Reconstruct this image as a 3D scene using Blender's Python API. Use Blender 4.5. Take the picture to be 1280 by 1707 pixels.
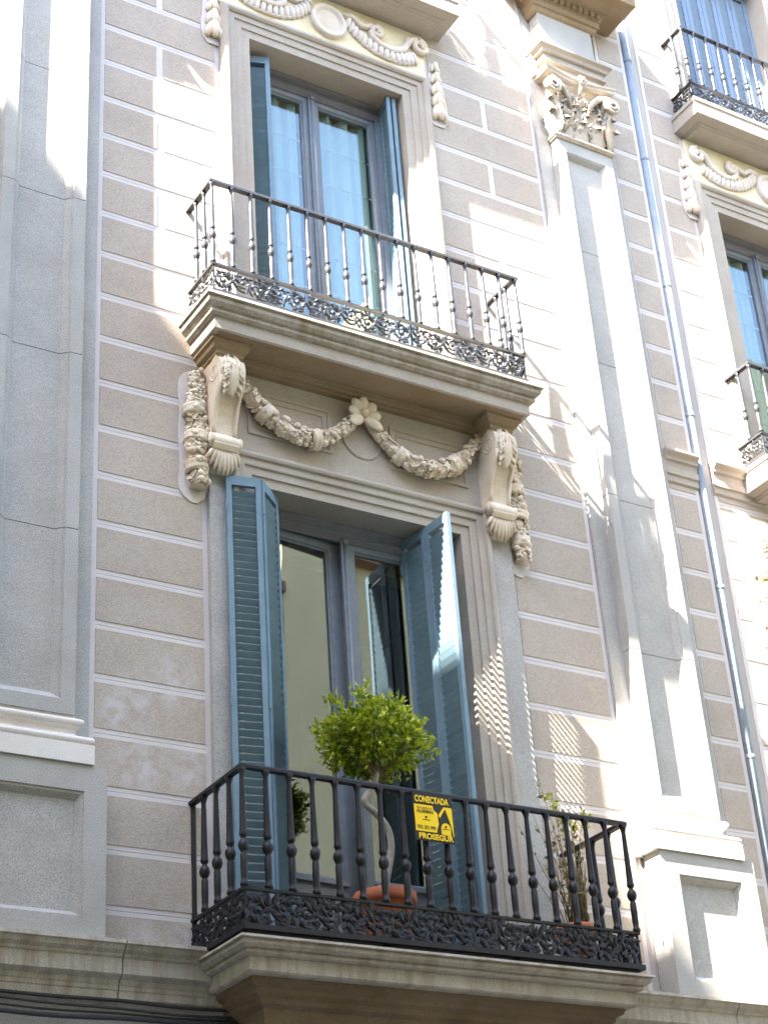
import bpy, bmesh, math, random
from mathutils import Vector, Matrix, Euler

# ------------------------------------------------------------------ scene, camera, sky, sun
S = bpy.context.scene
COL = S.collection
for o in list(bpy.data.objects):
    bpy.data.objects.remove(o)
YAW, PITCH, ROLL, FPX = 0.57587379, 0.51267018, 0.07388977, 2978.38
SUNV = Vector((4.6, 1.0, -5.2)).normalized()          # direction the sunlight travels


def make_camera():
    cy, sy, cp, sp = math.cos(YAW), math.sin(YAW), math.cos(PITCH), math.sin(PITCH)
    f = Vector((sy * cp, cy * cp, sp))
    r = Vector((cy, -sy, 0))
    d = f.cross(r)
    cr, sr = math.cos(ROLL), math.sin(ROLL)
    right = cr * r + sr * d
    down = -sr * r + cr * d
    m = Matrix((right, -down, -f)).transposed().to_4x4()
    m.translation = Vector((0, -10, 0))
    c = bpy.data.cameras.new('camera')
    c.sensor_fit = 'HORIZONTAL'
    c.sensor_width = 36
    c.lens = 36 * FPX / 1280
    c.clip_end = 1000
    o = bpy.data.objects.new('camera', c)
    o.matrix_world = m
    COL.objects.link(o)
    S.camera = o


make_camera()
S.render.resolution_x, S.render.resolution_y = 767, 1024
W = bpy.data.worlds.new('World')
S.world = W
W.use_nodes = True
nt = W.node_tree
nt.nodes.clear()
sky = nt.nodes.new('ShaderNodeTexSky')
sky.sky_type = 'NISHITA'
sky.sun_disc = False
sky.sun_elevation = math.asin(-SUNV.z)
sky.sun_rotation = math.atan2(-SUNV.x, -SUNV.y)
sky.air_density = 1.0
sky.dust_density = 1.6
sky.ozone_density = 0.8
bg = nt.nodes.new('ShaderNodeBackground')
bg.inputs['Strength'].default_value = 0.078
ow = nt.nodes.new('ShaderNodeOutputWorld')
nt.links.new(sky.outputs[0], bg.inputs[0])
nt.links.new(bg.outputs[0], ow.inputs[0])
sl = bpy.data.lights.new('sun', 'SUN')
sl.energy = 3.4
sl.angle = math.radians(0.53)
sl.color = (1.0, 0.93, 0.80)
so = bpy.data.objects.new('sun', sl)
so.rotation_mode = 'QUATERNION'
so.rotation_quaternion = SUNV.to_track_quat('-Z', 'Y')
so.location = (-20, -10, 40)
COL.objects.link(so)
S.view_settings.view_transform = 'Standard'
S.view_settings.look = 'None'
S.view_settings.exposure = 4.3
S.view_settings.gamma = 1.0
S.render.engine = 'CYCLES'

rnd = random.Random(7)

# ------------------------------------------------------------------ materials
MATS = {}


def newmat(name):
    m = bpy.data.materials.new(name)
    m.use_nodes = True
    n = m.node_tree.nodes
    n.clear()
    out = n.new('ShaderNodeOutputMaterial')
    b = n.new('ShaderNodeBsdfPrincipled')
    m.node_tree.links.new(b.outputs[0], out.inputs[0])
    return m, n, m.node_tree.links, b


def ramp(n, stops):
    r = n.new('ShaderNodeValToRGB')
    e = r.color_ramp.elements
    while len(e) > 1:
        e.remove(e[-1])
    for i, (p, c) in enumerate(stops):
        x = e[0] if i == 0 else e.new(p)
        x.position = p
        x.color = (c[0], c[1], c[2], 1)
    return r


def mineral(name, c1, c2, stain=None, stain_amt=0.5, grain=170.0, gmix=0.35, bump=0.35, dist=0.004,
            rough=0.85, big=1.3, streak=False, speck=None, blobs=()):
    """stone / stucco / paint: fine grain + broad tone drift + patchy stain, all in world space"""
    m, n, l, b = newmat(name)
    geo = n.new('ShaderNodeNewGeometry')
    big_n = n.new('ShaderNodeTexNoise')
    big_n.inputs['Scale'].default_value = big
    big_n.inputs['Detail'].default_value = 6
    big_n.inputs['Roughness'].default_value = 0.62
    l.new(geo.outputs['Position'], big_n.inputs['Vector'])
    r = ramp(n, [(0.32, c1), (0.68, c2)])
    l.new(big_n.outputs['Fac'], r.inputs[0])
    col = r.outputs[0]
    fine = n.new('ShaderNodeTexNoise')
    fine.inputs['Scale'].default_value = grain
    fine.inputs['Detail'].default_value = 3
    fine.inputs['Roughness'].default_value = 0.75
    l.new(geo.outputs['Position'], fine.inputs['Vector'])
    fr = ramp(n, [(0.36, (0.35, 0.35, 0.35)), (0.5, (0.95, 0.95, 0.95)), (0.66, (1.35, 1.35, 1.35))])
    l.new(fine.outputs['Fac'], fr.inputs[0])
    mx = n.new('ShaderNodeMix')
    mx.data_type = 'RGBA'
    mx.blend_type = 'MULTIPLY'
    mx.inputs[0].default_value = gmix
    l.new(col, mx.inputs[6])
    l.new(fr.outputs[0], mx.inputs[7])
    col = mx.outputs[2]
    if speck:
        vo = n.new('ShaderNodeTexVoronoi')
        vo.inputs['Scale'].default_value = 95
        l.new(geo.outputs['Position'], vo.inputs['Vector'])
        vr = ramp(n, [(0.0, (1, 1, 1)), (0.25, (0, 0, 0))])
        l.new(vo.outputs['Distance'], vr.inputs[0])
        vm = n.new('ShaderNodeMath')
        vm.operation = 'MULTIPLY'
        vm.inputs[1].default_value = 0.45
        l.new(vr.outputs[0], vm.inputs[0])
        m3 = n.new('ShaderNodeMix')
        m3.data_type = 'RGBA'
        l.new(vm.outputs[0], m3.inputs[0])
        l.new(col, m3.inputs[6])
        m3.inputs[7].default_value = (*speck, 1)
        col = m3.outputs[2]
    for (bx, bz, brd, amt) in blobs:
        vs_ = n.new('ShaderNodeVectorMath')
        vs_.operation = 'DISTANCE'
        mpp = n.new('ShaderNodeMapping')
        mpp.inputs['Scale'].default_value = (1, 0, 0.75)
        l.new(geo.outputs['Position'], mpp.inputs['Vector'])
        l.new(mpp.outputs[0], vs_.inputs[0])
        vs_.inputs[1].default_value = (bx, 0, bz * 0.75)
        mr = n.new('ShaderNodeMapRange')
        mr.inputs['From Min'].default_value = brd
        mr.inputs['From Max'].default_value = brd * 0.25
        l.new(vs_.outputs['Value'], mr.inputs['Value'])
        pn = n.new('ShaderNodeTexNoise')
        pn.inputs['Scale'].default_value = 11
        pn.inputs['Detail'].default_value = 5
        l.new(geo.outputs['Position'], pn.inputs['Vector'])
        pr = ramp(n, [(0.40, (0, 0, 0)), (0.62, (1, 1, 1))])
        l.new(pn.outputs['Fac'], pr.inputs[0])
        pm = n.new('ShaderNodeMath')
        pm.operation = 'MULTIPLY'
        l.new(mr.outputs[0], pm.inputs[0])
        l.new(pr.outputs[0], pm.inputs[1])
        pa_ = n.new('ShaderNodeMath')
        pa_.operation = 'MULTIPLY'
        pa_.inputs[1].default_value = amt
        l.new(pm.outputs[0], pa_.inputs[0])
        m4 = n.new('ShaderNodeMix')
        m4.data_type = 'RGBA'
        l.new(pa_.outputs[0], m4.inputs[0])
        l.new(col, m4.inputs[6])
        m4.inputs[7].default_value = (0.56, 0.53, 0.54, 1)
        col = m4.outputs[2]
    if stain:
        sn = n.new('ShaderNodeTexNoise')
        sn.inputs['Scale'].default_value = 3.1
        sn.inputs['Detail'].default_value = 8
        sn.inputs['Roughness'].default_value = 0.68
        mp = n.new('ShaderNodeMapping')
        mp.inputs['Location'].default_value = (3.3, 1.7, 9.1)
        mp.inputs['Scale'].default_value = (3.2, 3.2, 0.35) if streak else (1, 1, 1.4)
        l.new(geo.outputs['Position'], mp.inputs['Vector'])
        l.new(mp.outputs[0], sn.inputs['Vector'])
        sr = ramp(n, [(0.46, (0, 0, 0)), (0.72, (1, 1, 1))])
        l.new(sn.outputs['Fac'], sr.inputs[0])
        mm = n.new('ShaderNodeMath')
        mm.operation = 'MULTIPLY'
        mm.inputs[1].default_value = stain_amt
        l.new(sr.outputs[0], mm.inputs[0])
        m2 = n.new('ShaderNodeMix')
        m2.data_type = 'RGBA'
        l.new(mm.outputs[0], m2.inputs[0])
        l.new(col, m2.inputs[6])
        m2.inputs[7].default_value = (*stain, 1)
        col = m2.outputs[2]
    l.new(col, b.inputs['Base Color'])
    b.inputs['Roughness'].default_value = rough
    b.inputs['Specular IOR Level'].default_value = 0.25
    bp = n.new('ShaderNodeBump')
    bp.inputs['Strength'].default_value = bump
    bp.inputs['Distance'].default_value = dist
    l.new(fine.outputs['Fac'], bp.inputs['Height'])
    l.new(bp.outputs[0], b.inputs['Normal'])
    MATS[name] = m
    return m


def paint(name, c, rough=0.5, var=0.25, metallic=0.0, spec=0.4, scale=9.0, wear=None, wear_amt=0.3, bump=0.08):
    m, n, l, b = newmat(name)
    geo = n.new('ShaderNodeNewGeometry')
    t = n.new('ShaderNodeTexNoise')
    t.inputs['Scale'].default_value = scale
    t.inputs['Detail'].default_value = 7
    t.inputs['Roughness'].default_value = 0.7
    l.new(geo.outputs['Position'], t.inputs['Vector'])
    r = ramp(n, [(0.3, tuple(x * (1 - var) for x in c)), (0.7, tuple(x * (1 + var) for x in c))])
    l.new(t.outputs['Fac'], r.inputs[0])
    col = r.outputs[0]
    if wear:
        t2 = n.new('ShaderNodeTexNoise')
        t2.inputs['Scale'].default_value = 34
        t2.inputs['Detail'].default_value = 6
        l.new(geo.outputs['Position'], t2.inputs['Vector'])
        r2 = ramp(n, [(0.56, (0, 0, 0)), (0.7, (1, 1, 1))])
        l.new(t2.outputs['Fac'], r2.inputs[0])
        mm = n.new('ShaderNodeMath')
        mm.operation = 'MULTIPLY'
        mm.inputs[1].default_value = wear_amt
        l.new(r2.outputs[0], mm.inputs[0])
        mx = n.new('ShaderNodeMix')
        mx.data_type = 'RGBA'
        l.new(mm.outputs[0], mx.inputs[0])
        l.new(col, mx.inputs[6])
        mx.inputs[7].default_value = (*wear, 1)
        col = mx.outputs[2]
    l.new(col, b.inputs['Base Color'])
    b.inputs['Roughness'].default_value = rough
    b.inputs['Metallic'].default_value = metallic
    b.inputs['Specular IOR Level'].default_value = spec
    bp = n.new('ShaderNodeBump')
    bp.inputs['Strength'].default_value = bump
    bp.inputs['Distance'].default_value = 0.004
    l.new(t.outputs['Fac'], bp.inputs['Height'])
    l.new(bp.outputs[0], b.inputs['Normal'])
    MATS[name] = m
    return m


mineral('stucco', (0.40, 0.335, 0.28), (0.47, 0.40, 0.34), stain=(0.50, 0.44, 0.40), stain_amt=0.28, grain=120, gmix=0.4, bump=0.6, dist=0.005,
        blobs=((4.72, 4.98, .20, .8), (4.43, 4.88, .16, .6), (4.28, 4.70, .13, .9), (4.47, 4.74, .14, .5), (4.47, 4.34, .24, .8), (4.80, 4.37, .2, .7), (4.83, 3.25, .22, .9), (4.5, 3.15, .16, .8)))
mineral('joint_paint', (0.575, 0.525, 0.515), (0.64, 0.59, 0.58), stain=(0.50, 0.44, 0.41), stain_amt=0.25, grain=90, gmix=0.12, bump=0.25, dist=0.003)
mineral('groove', (0.42, 0.38, 0.36), (0.48, 0.43, 0.41), grain=90, gmix=0.2)
mineral('granite', (0.37, 0.355, 0.338), (0.47, 0.45, 0.425), stain=(0.33, 0.30, 0.26), stain_amt=0.4, grain=150, gmix=0.6, bump=0.5, dist=0.004, speck=(0.13, 0.13, 0.14))
mineral('granite_frame', (0.375, 0.32, 0.27), (0.46, 0.405, 0.35), stain=(0.36, 0.29, 0.22), stain_amt=0.45, grain=170, gmix=0.45, bump=0.35, dist=0.003, speck=(0.2, 0.19, 0.19))
mineral('granite_stained', (0.375, 0.325, 0.262), (0.455, 0.41, 0.355), stain=(0.19, 0.135, 0.08), stain_amt=0.75, grain=120, gmix=0.5, bump=0.6, dist=0.006, streak=True)
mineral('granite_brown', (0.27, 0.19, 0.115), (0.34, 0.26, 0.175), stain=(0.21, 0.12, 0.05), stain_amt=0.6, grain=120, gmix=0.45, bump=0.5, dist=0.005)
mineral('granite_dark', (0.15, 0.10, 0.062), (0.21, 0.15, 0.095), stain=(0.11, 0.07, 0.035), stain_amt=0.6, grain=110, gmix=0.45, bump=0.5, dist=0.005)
mineral('limestone', (0.67, 0.555, 0.435), (0.76, 0.66, 0.545), stain=(0.50, 0.35, 0.20), stain_amt=0.5, grain=110, gmix=0.25, bump=0.35, dist=0.003, big=4)
mineral('base_stone', (0.66, 0.60, 0.55), (0.74, 0.69, 0.65), stain=(0.50, 0.42, 0.33), stain_amt=0.35, grain=110, gmix=0.2, bump=0.3, dist=0.003)
mineral('carved_grey', (0.44, 0.37, 0.29), (0.55, 0.48, 0.41), stain=(0.32, 0.22, 0.13), stain_amt=0.5, grain=110, gmix=0.3, bump=0.4, dist=0.004, big=4)
mineral('frieze_yellow', (0.73, 0.63, 0.43), (0.78, 0.71, 0.55), stain=(0.62, 0.44, 0.17), stain_amt=0.55, grain=60, gmix=0.1, bump=0.15)
mineral('frieze_relief', (0.70, 0.60, 0.54), (0.78, 0.70, 0.65), stain=(0.66, 0.50, 0.28), stain_amt=0.5, grain=80, gmix=0.1, bump=0.2, big=4)
mineral('far_cream', (0.58, 0.49, 0.27), (0.68, 0.59, 0.36), stain=(0.5, 0.44, 0.30), stain_amt=0.3, grain=20, gmix=0.1, bump=0.1, big=0.4)
mineral('far_brick', (0.20, 0.12, 0.08), (0.28, 0.17, 0.12), grain=20, gmix=0.2, bump=0.1)
mineral('asphalt', (0.045, 0.045, 0.047), (0.06, 0.06, 0.06), grain=60, gmix=0.4, bump=0.4)
mineral('paving', (0.27, 0.26, 0.24), (0.34, 0.33, 0.31), grain=40, gmix=0.3, bump=0.3)
paint('shutter_blue', (0.145, 0.225, 0.285), rough=0.55, var=0.12, wear=(0.22, 0.29, 0.31), wear_amt=0.25)
paint('shutter_pale', (0.16, 0.215, 0.30), rough=0.55, var=0.08)
paint('frame_blue', (0.165, 0.185, 0.215), rough=0.45, var=0.12, wear=(0.35, 0.36, 0.38), wear_amt=0.2)
paint('frame_dark', (0.16, 0.15, 0.17), rough=0.6, var=0.12)
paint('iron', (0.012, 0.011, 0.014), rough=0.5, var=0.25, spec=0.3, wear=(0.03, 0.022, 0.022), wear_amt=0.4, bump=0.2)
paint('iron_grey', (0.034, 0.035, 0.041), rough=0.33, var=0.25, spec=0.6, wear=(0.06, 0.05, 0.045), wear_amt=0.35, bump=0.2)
paint('zinc', (0.24, 0.285, 0.34), rough=0.6, var=0.2, spec=0.4, scale=5, wear=(0.34, 0.37, 0.42), wear_amt=0.4)
paint('cable_black', (0.025, 0.025, 0.028), rough=0.6, var=0.3)
paint('terracotta', (0.42, 0.13, 0.06), rough=0.75, var=0.18, wear=(0.5, 0.27, 0.17), wear_amt=0.25)
paint('soil', (0.05, 0.035, 0.025), rough=0.95, var=0.3, bump=0.4)
paint('bark', (0.30, 0.27, 0.235), rough=0.9, var=0.3, scale=25, bump=0.4)
paint('twig', (0.22, 0.16, 0.09), rough=0.9, var=0.3, scale=25)
paint('sign_yellow', (0.85, 0.56, 0.0), rough=0.4, var=0.03)
paint('sign_black', (0.012, 0.012, 0.014), rough=0.4, var=0.1)
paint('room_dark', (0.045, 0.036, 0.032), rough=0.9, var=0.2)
paint('room_wall', (0.12, 0.105, 0.085), rough=0.9, var=0.15)


def leaf_mat(name, c1, c2, scale=16.0):
    m, n, l, b = newmat(name)
    geo = n.new('ShaderNodeNewGeometry')
    t = n.new('ShaderNodeTexNoise')
    t.inputs['Scale'].default_value = scale
    t.inputs['Detail'].default_value = 4
    l.new(geo.outputs['Position'], t.inputs['Vector'])
    rr = ramp(n, [(0.35, c1), (0.65, c2)])
    mxf = n.new('ShaderNodeMath')
    mxf.operation = 'ADD'
    md = n.new('ShaderNodeMath')
    md.operation = 'MULTIPLY_ADD'
    md.inputs[1].default_value = 0.5
    md.inputs[2].default_value = -0.25
    l.new(geo.outputs['Random Per Island'], md.inputs[0])
    l.new(t.outputs['Fac'], mxf.inputs[0])
    l.new(md.outputs[0], mxf.inputs[1])
    l.new(mxf.outputs[0], rr.inputs[0])
    l.new(rr.outputs[0], b.inputs['Base Color'])
    b.inputs['Roughness'].default_value = 0.42
    tr = n.new('ShaderNodeBsdfTranslucent')
    l.new(rr.outputs[0], tr.inputs[0])
    ms = n.new('ShaderNodeMixShader')
    ms.inputs[0].default_value = 0.4
    out = [x for x in n if x.type == 'OUTPUT_MATERIAL'][0]
    l.new(b.outputs[0], ms.inputs[1])
    l.new(tr.outputs[0], ms.inputs[2])
    l.new(ms.outputs[0], out.inputs[0])
    MATS[name] = m


leaf_mat('leaf', (0.12, 0.19, 0.010), (0.47, 0.51, 0.03))
leaf_mat('leaf_dry', (0.10, 0.10, 0.03), (0.25, 0.22, 0.09))


def glass_mat(name, refl, tint):
    m = bpy.data.materials.new(name)
    m.use_nodes = True
    n, l = m.node_tree.nodes, m.node_tree.links
    n.clear()
    out = n.new('ShaderNodeOutputMaterial')
    tr = n.new('ShaderNodeBsdfTransparent')
    tr.inputs[0].default_value = (*tint, 1)
    gl = n.new('ShaderNodeBsdfGlossy')
    gl.inputs['Roughness'].default_value = 0.0
    gl.inputs['Color'].default_value = (1, 1, 1, 1)
    geo = n.new('ShaderNodeNewGeometry')
    t = n.new('ShaderNodeTexNoise')
    t.inputs['Scale'].default_value = 1.6
    t.inputs['Detail'].default_value = 1
    l.new(geo.outputs['Position'], t.inputs['Vector'])
    bp = n.new('ShaderNodeBump')
    bp.inputs['Strength'].default_value = 0.05
    bp.inputs['Distance'].default_value = 0.02
    l.new(t.outputs['Fac'], bp.inputs['Height'])
    l.new(bp.outputs[0], gl.inputs['Normal'])
    mx = n.new('ShaderNodeMixShader')
    mx.inputs[0].default_value = refl
    l.new(tr.outputs[0], mx.inputs[1])
    l.new(gl.outputs[0], mx.inputs[2])
    l.new(mx.outputs[0], out.inputs[0])
    MATS[name] = m


glass_mat('glass', 0.125, (0.75, 0.78, 0.76))
glass_mat('glass_curtained', 0.12, (0.74, 0.82, 0.79))


def curtain_mat():
    m, n, l, b = newmat('curtain')
    b.inputs['Base Color'].default_value = (0.80, 0.82, 0.78, 1)
    b.inputs['Roughness'].default_value = 0.9
    tr = n.new('ShaderNodeBsdfTranslucent')
    tr.inputs[0].default_value = (0.7, 0.72, 0.7, 1)
    ms = n.new('ShaderNodeMixShader')
    ms.inputs[0].default_value = 0.3
    out = [x for x in n if x.type == 'OUTPUT_MATERIAL'][0]
    l.new(b.outputs[0], ms.inputs[1])
    l.new(tr.outputs[0], ms.inputs[2])
    l.new(ms.outputs[0], out.inputs[0])
    MATS['curtain'] = m


curtain_mat()

# ------------------------------------------------------------------ mesh helpers


class MB:
    """collects vertices and faces for one mesh"""

    def __init__(self):
        self.v, self.f, self.smooth = [], [], set()

    def add(self, vs, fs, smooth=False):
        o = len(self.v)
        self.v += [tuple(p) for p in vs]
        for f in fs:
            if smooth:
                self.smooth.add(len(self.f))
            self.f.append(tuple(i + o for i in f))
        return self

    def box(self, x0, x1, y0, y1, z0, z1):
        vs = [(x0, y0, z0), (x1, y0, z0), (x1, y1, z0), (x0, y1, z0), (x0, y0, z1), (x1, y0, z1), (x1, y1, z1), (x0, y1, z1)]
        return self.add(vs, [(0, 3, 2, 1), (4, 5, 6, 7), (0, 1, 5, 4), (1, 2, 6, 5), (2, 3, 7, 6), (3, 0, 4, 7)])

    def obox(self, M, sx, sy, sz):
        a, b, c = sx / 2, sy / 2, sz / 2
        vs = [M @ Vector(p) for p in [(-a, -b, -c), (a, -b, -c), (a, b, -c), (-a, b, -c), (-a, -b, c), (a, -b, c), (a, b, c), (-a, b, c)]]
        return self.add(vs, [(0, 3, 2, 1), (4, 5, 6, 7), (0, 1, 5, 4), (1, 2, 6, 5), (2, 3, 7, 6), (3, 0, 4, 7)])

    def loops(self, loops, closed=False, cap=False, smooth=False):
        n = len(loops[0])
        vs = [p for lp in loops for p in lp]
        fs = []
        for i in range(len(loops) - 1):
            for j in range(n if closed else n - 1):
                k = (j + 1) % n
                fs.append((i * n + j, i * n + k, (i + 1) * n + k, (i + 1) * n + j))
        if cap:
            fs.append(tuple(range(n))[::-1])
            fs.append(tuple(range((len(loops) - 1) * n, len(loops) * n)))
        return self.add(vs, fs, smooth)

    def extr_x(self, prof, x0, x1, mitre0=0.0, mitre1=0.0):
        """closed profile of (y, z) pushed along X"""
        a = [(x0, y, z) for y, z in prof]
        b = [(x1, y, z) for y, z in prof]
        return self.loops([a, b], closed=True, cap=True)

    def frame(self, prof, x0, x1, z0, z1):
        """open moulding round three sides of an opening: prof of (w outward, y)"""
        return self.loops([[(x0 - w, y, z0), (x0 - w, y, z1 + w), (x1 + w, y, z1 + w), (x1 + w, y, z0)] for w, y in prof])

    def rect(self, prof, x0, x1, z0, z1):
        return self.loops([[(x0 - w, y, z0 - w), (x0 - w, y, z1 + w), (x1 + w, y, z1 + w), (x1 + w, y, z0 - w)] for w, y in prof], closed=True)

    def slab(self, prof, x0, x1, dep, yb=0.0):
        """moulded slab sticking out of the wall: prof of (d outward, z), from the top down"""
        lp = [[(x0 - d, yb, z), (x0 - d, -(dep + d), z), (x1 + d, -(dep + d), z), (x1 + d, yb, z)] for d, z in prof]
        return self.loops(lp, closed=True, cap=True)

    def lathe(self, prof, seg=10, c=(0, 0, 0), cap=True, smooth=True):
        lp = [[(c[0] + r * math.cos(2 * math.pi * j / seg), c[1] + r * math.sin(2 * math.pi * j / seg), c[2] + z) for j in range(seg)] for r, z in prof]
        return self.loops(lp, closed=True, cap=cap, smooth=smooth)

    def tube(self, pts, rad, seg=6, smooth=True, flat=None):
        pts = [Vector(p) for p in pts]
        if not hasattr(rad, '__len__'):
            rad = [rad] * len(pts)
        lp = []
        up = Vector((0.13, -0.97, 0.21)).normalized()
        for i, p in enumerate(pts):
            t = (pts[min(i + 1, len(pts) - 1)] - pts[max(i - 1, 0)]).normalized()
            a = up - t * up.dot(t)
            if a.length < 1e-3:
                a = Vector((1, 0, 0)) - t * t.x
            a.normalize()
            b = t.cross(a)
            fl = 1.0 if flat is None else flat
            lp.append([p + (a * math.cos(2 * math.pi * j / seg) * fl + b * math.sin(2 * math.pi * j / seg)) * rad[i] for j in range(seg)])
        return self.loops(lp, closed=True, cap=True, smooth=smooth)

    def ellipsoid(self, M, rx, ry, rz, seg=8, rings=5):
        vs, fs = [M @ Vector((0, 0, -rz))], []
        for i in range(1, rings):
            a = math.pi * i / rings - math.pi / 2
            for j in range(seg):
                t = 2 * math.pi * j / seg
                vs.append(M @ Vector((rx * math.cos(a) * math.cos(t), ry * math.cos(a) * math.sin(t), rz * math.sin(a))))
        vs.append(M @ Vector((0, 0, rz)))
        for j in range(seg):
            k = (j + 1) % seg
            fs.append((0, 1 + k, 1 + j))
            for i in range(rings - 2):
                fs.append((1 + i * seg + j, 1 + i * seg + k, 1 + (i + 1) * seg + k, 1 + (i + 1) * seg + j))
            fs.append((len(vs) - 1, 1 + (rings - 2) * seg + j, 1 + (rings - 2) * seg + k))
        return self.add(vs, fs, True)

    def prism(self, outline, y0, y1):
        """polygon of (x, z) given thickness from y0 to y1"""
        return self.loops([[(x, y0, z) for x, z in outline], [(x, y1, z) for x, z in outline]], closed=True, cap=True)

    def mesh(self, name, mat):
        me = bpy.data.meshes.new(name)
        me.from_pydata(self.v, [], self.f)
        bm = bmesh.new()
        bm.from_mesh(me)
        bmesh.ops.recalc_face_normals(bm, faces=bm.faces)
        bm.to_mesh(me)
        bm.free()
        if self.smooth:
            for i in self.smooth:
                me.polygons[i].use_smooth = True
        me.materials.append(MATS[mat])
        return me

    def obj(self, name, mat, parent=None):
        return link(name, self.mesh(name, mat), parent)


def link(name, me, parent=None, loc=(0, 0, 0), rot=(0, 0, 0), sc=(1, 1, 1)):
    o = bpy.data.objects.new(name, me)
    COL.objects.link(o)
    o.location = loc
    o.rotation_euler = rot
    o.scale = sc
    if parent:
        o.parent = parent
    return o


def tag(o, label, cat, group=None, kind=None):
    o['label'] = label
    o['category'] = cat
    if group:
        o['group'] = group
    if kind:
        o['kind'] = kind
    return o


def thing(name, label, cat, loc=(0, 0, 0), group=None, rotz=0.0):
    o = bpy.data.objects.new(name, None)
    COL.objects.link(o)
    o.location = loc
    o.rotation_euler = (0, 0, rotz)
    o.empty_display_size = 0.1
    return tag(o, label, cat, group)


def copy_tree(o, parent=None):
    c = o.copy()
    COL.objects.link(c)
    if parent:
        c.parent = parent
    for ch in list(o.children):
        copy_tree(ch, c)
    return c


def rot_to(d, up=(0, -1, 0)):
    """matrix whose Z axis runs along d"""
    z = Vector(d).normalized()
    u = Vector(up)
    x = u.cross(z)
    if x.length < 1e-4:
        x = Vector((1, 0, 0))
    x.normalize()
    y = z.cross(x)
    return Matrix((x, y, z)).transposed().to_4x4()


def lerp(a, b, t):
    return a + (b - a) * t


DX = 5.24          # step from the middle window bay to the right one
PX = 5.335         # step between the pilasters

# ------------------------------------------------------------------ ground
g = MB().add([(-300, -300, -1.6), (300, -300, -1.6), (300, 300, -1.6), (-300, 300, -1.6)], [(0, 1, 2, 3)]).obj('street', 'asphalt')
tag(g, 'dark asphalt street below the facade', 'street', kind='structure')
g = MB().box(-40, 60, -2.2, 0.0, -1.596, -1.46).obj('pavement', 'paving')
tag(g, 'pale stone pavement along the foot of the facade', 'pavement', kind='structure')

# ------------------------------------------------------------------ the facade wall, its painted joints and stucco blocks
fac = thing('building_facade', 'beige stucco facade with white painted joints between the pilasters', 'building')
core = MB()
XA, XB, YB = -1.0, 15.0, 0.55
bands = [(-1.6, 3.0, []), (3.0, 6.655, [(5.41, 7.168)]), (6.655, 7.9, []),
         (7.9, 11.137, [(5.455, 7.0), (5.455 + DX, 7.0 + DX)]), (11.137, 12.15, []),
         (12.15, 14.95, [(5.55, 6.95), (10.69, 12.06)]), (14.95, 16.0, [])]
for z0, z1, ops in bands:
    x = XA
    for a, b in ops:
        core.box(x, a - 0.006, 0.010, YB, z0, z1 + 0.006)
        core.box(a - 0.006, b + 0.006, 0.010, YB, z1 + 0.0065, z1 + 0.03)
        x = b + 0.006
    core.box(x, XB, 0.010, YB, z0 + (0.0065 if z0 in (6.655, 11.137, 14.95) else 0), z1 + (0.006 if ops else 0))
core.obj('wall', 'groove', fac)

ZJ0, PITCHZ, JH = 4.496, 0.3864, 0.065
joint = MB()
blocks = []


def wall_panel(xa, xb, za, zb, heads=None):
    """courses of stucco blocks between xa and xb with white border strips and joints"""
    bw = 0.042
    joint.box(xa, xa + bw, 0.0, 0.02, za, zb)
    joint.box(xb - bw, xb, 0.0, 0.02, za, zb)
    a, b = xa + bw, xb - bw
    k = math.floor((za - ZJ0) / PITCHZ)
    while ZJ0 + k * PITCHZ < zb:
        z = ZJ0 + k * PITCHZ
        # the joint band: two white strips with a hairline groove between them
        for s0, s1 in ((z, z + 0.0305), (z + 0.0335, z + JH)):
            s0, s1 = max(s0, za), min(s1, zb)
            if s1 - s0 > 0.004:
                joint.box(a, b, 0.0, 0.02, s0, s1)
        z0, z1 = max(z + JH, za), min(z + PITCHZ, zb)
        if z1 - z0 > 0.01:
            cuts = [(a, b)]
            if heads and k % 2 and z > 8.2:
                hx = heads
                cuts = [(a, hx - 0.03), (hx + 0.03, b)]
                joint.box(hx - 0.03, hx + 0.03, 0.0, 0.02, z0, z1)
            for p, q in cuts:
                blocks.append((p, q, z0, z1))
        k += 1


ZT = 13.9
wall_panel(4.105, 4.985, 3.13, 7.93, None)
wall_panel(4.105, 5.172, 7.93, ZT, 4.628)
wall_panel(7.63, 8.50, 3.13, 7.93, None)
wall_panel(7.285, 8.50, 7.93, ZT, 7.918)
wall_panel(9.43, 9.80, 3.13, 7.70, None)
wall_panel(9.43, 9.80, 8.035, ZT, None)
wall_panel(9.985, 10.80, 3.13, 7.70, None)
wall_panel(9.985, 10.41, 8.035, 11.98, None)
wall_panel(9.985, 10.41, 11.98, ZT, None)
joint.obj('joint_band', 'joint_paint', fac)
cube = MB().box(0, 1, 0, 1, 0, 1).mesh('stucco_block', 'stucco')
for p, q, z0, z1 in blocks:
    dy = rnd.uniform(-0.0012, 0.0012)
    link('stucco_block', cube, fac, (p, -0.0045 + dy, z0), (0, 0, 0), (q - p, 0.03, z1 - z0))
for xa_, xb_ in ((5.05, 7.5), (5.05 + DX, 7.5 + DX)):
    MB().box(xa_, xb_, -.40, 0.0, 15.55, 15.8).obj('balcony_slab', 'granite_frame', fac)  # unseen slabs overhead, added to shade the third floor
# plain granite band under the first-floor cornice, and the ground floor
MB().box(XA, XB, -0.035, 0.012, 2.05, 2.80).obj('frieze_band', 'granite', fac)
MB().box(XA, XB, -0.06, 0.012, -1.6, 2.046).obj('ground_floor', 'granite', fac)

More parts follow.
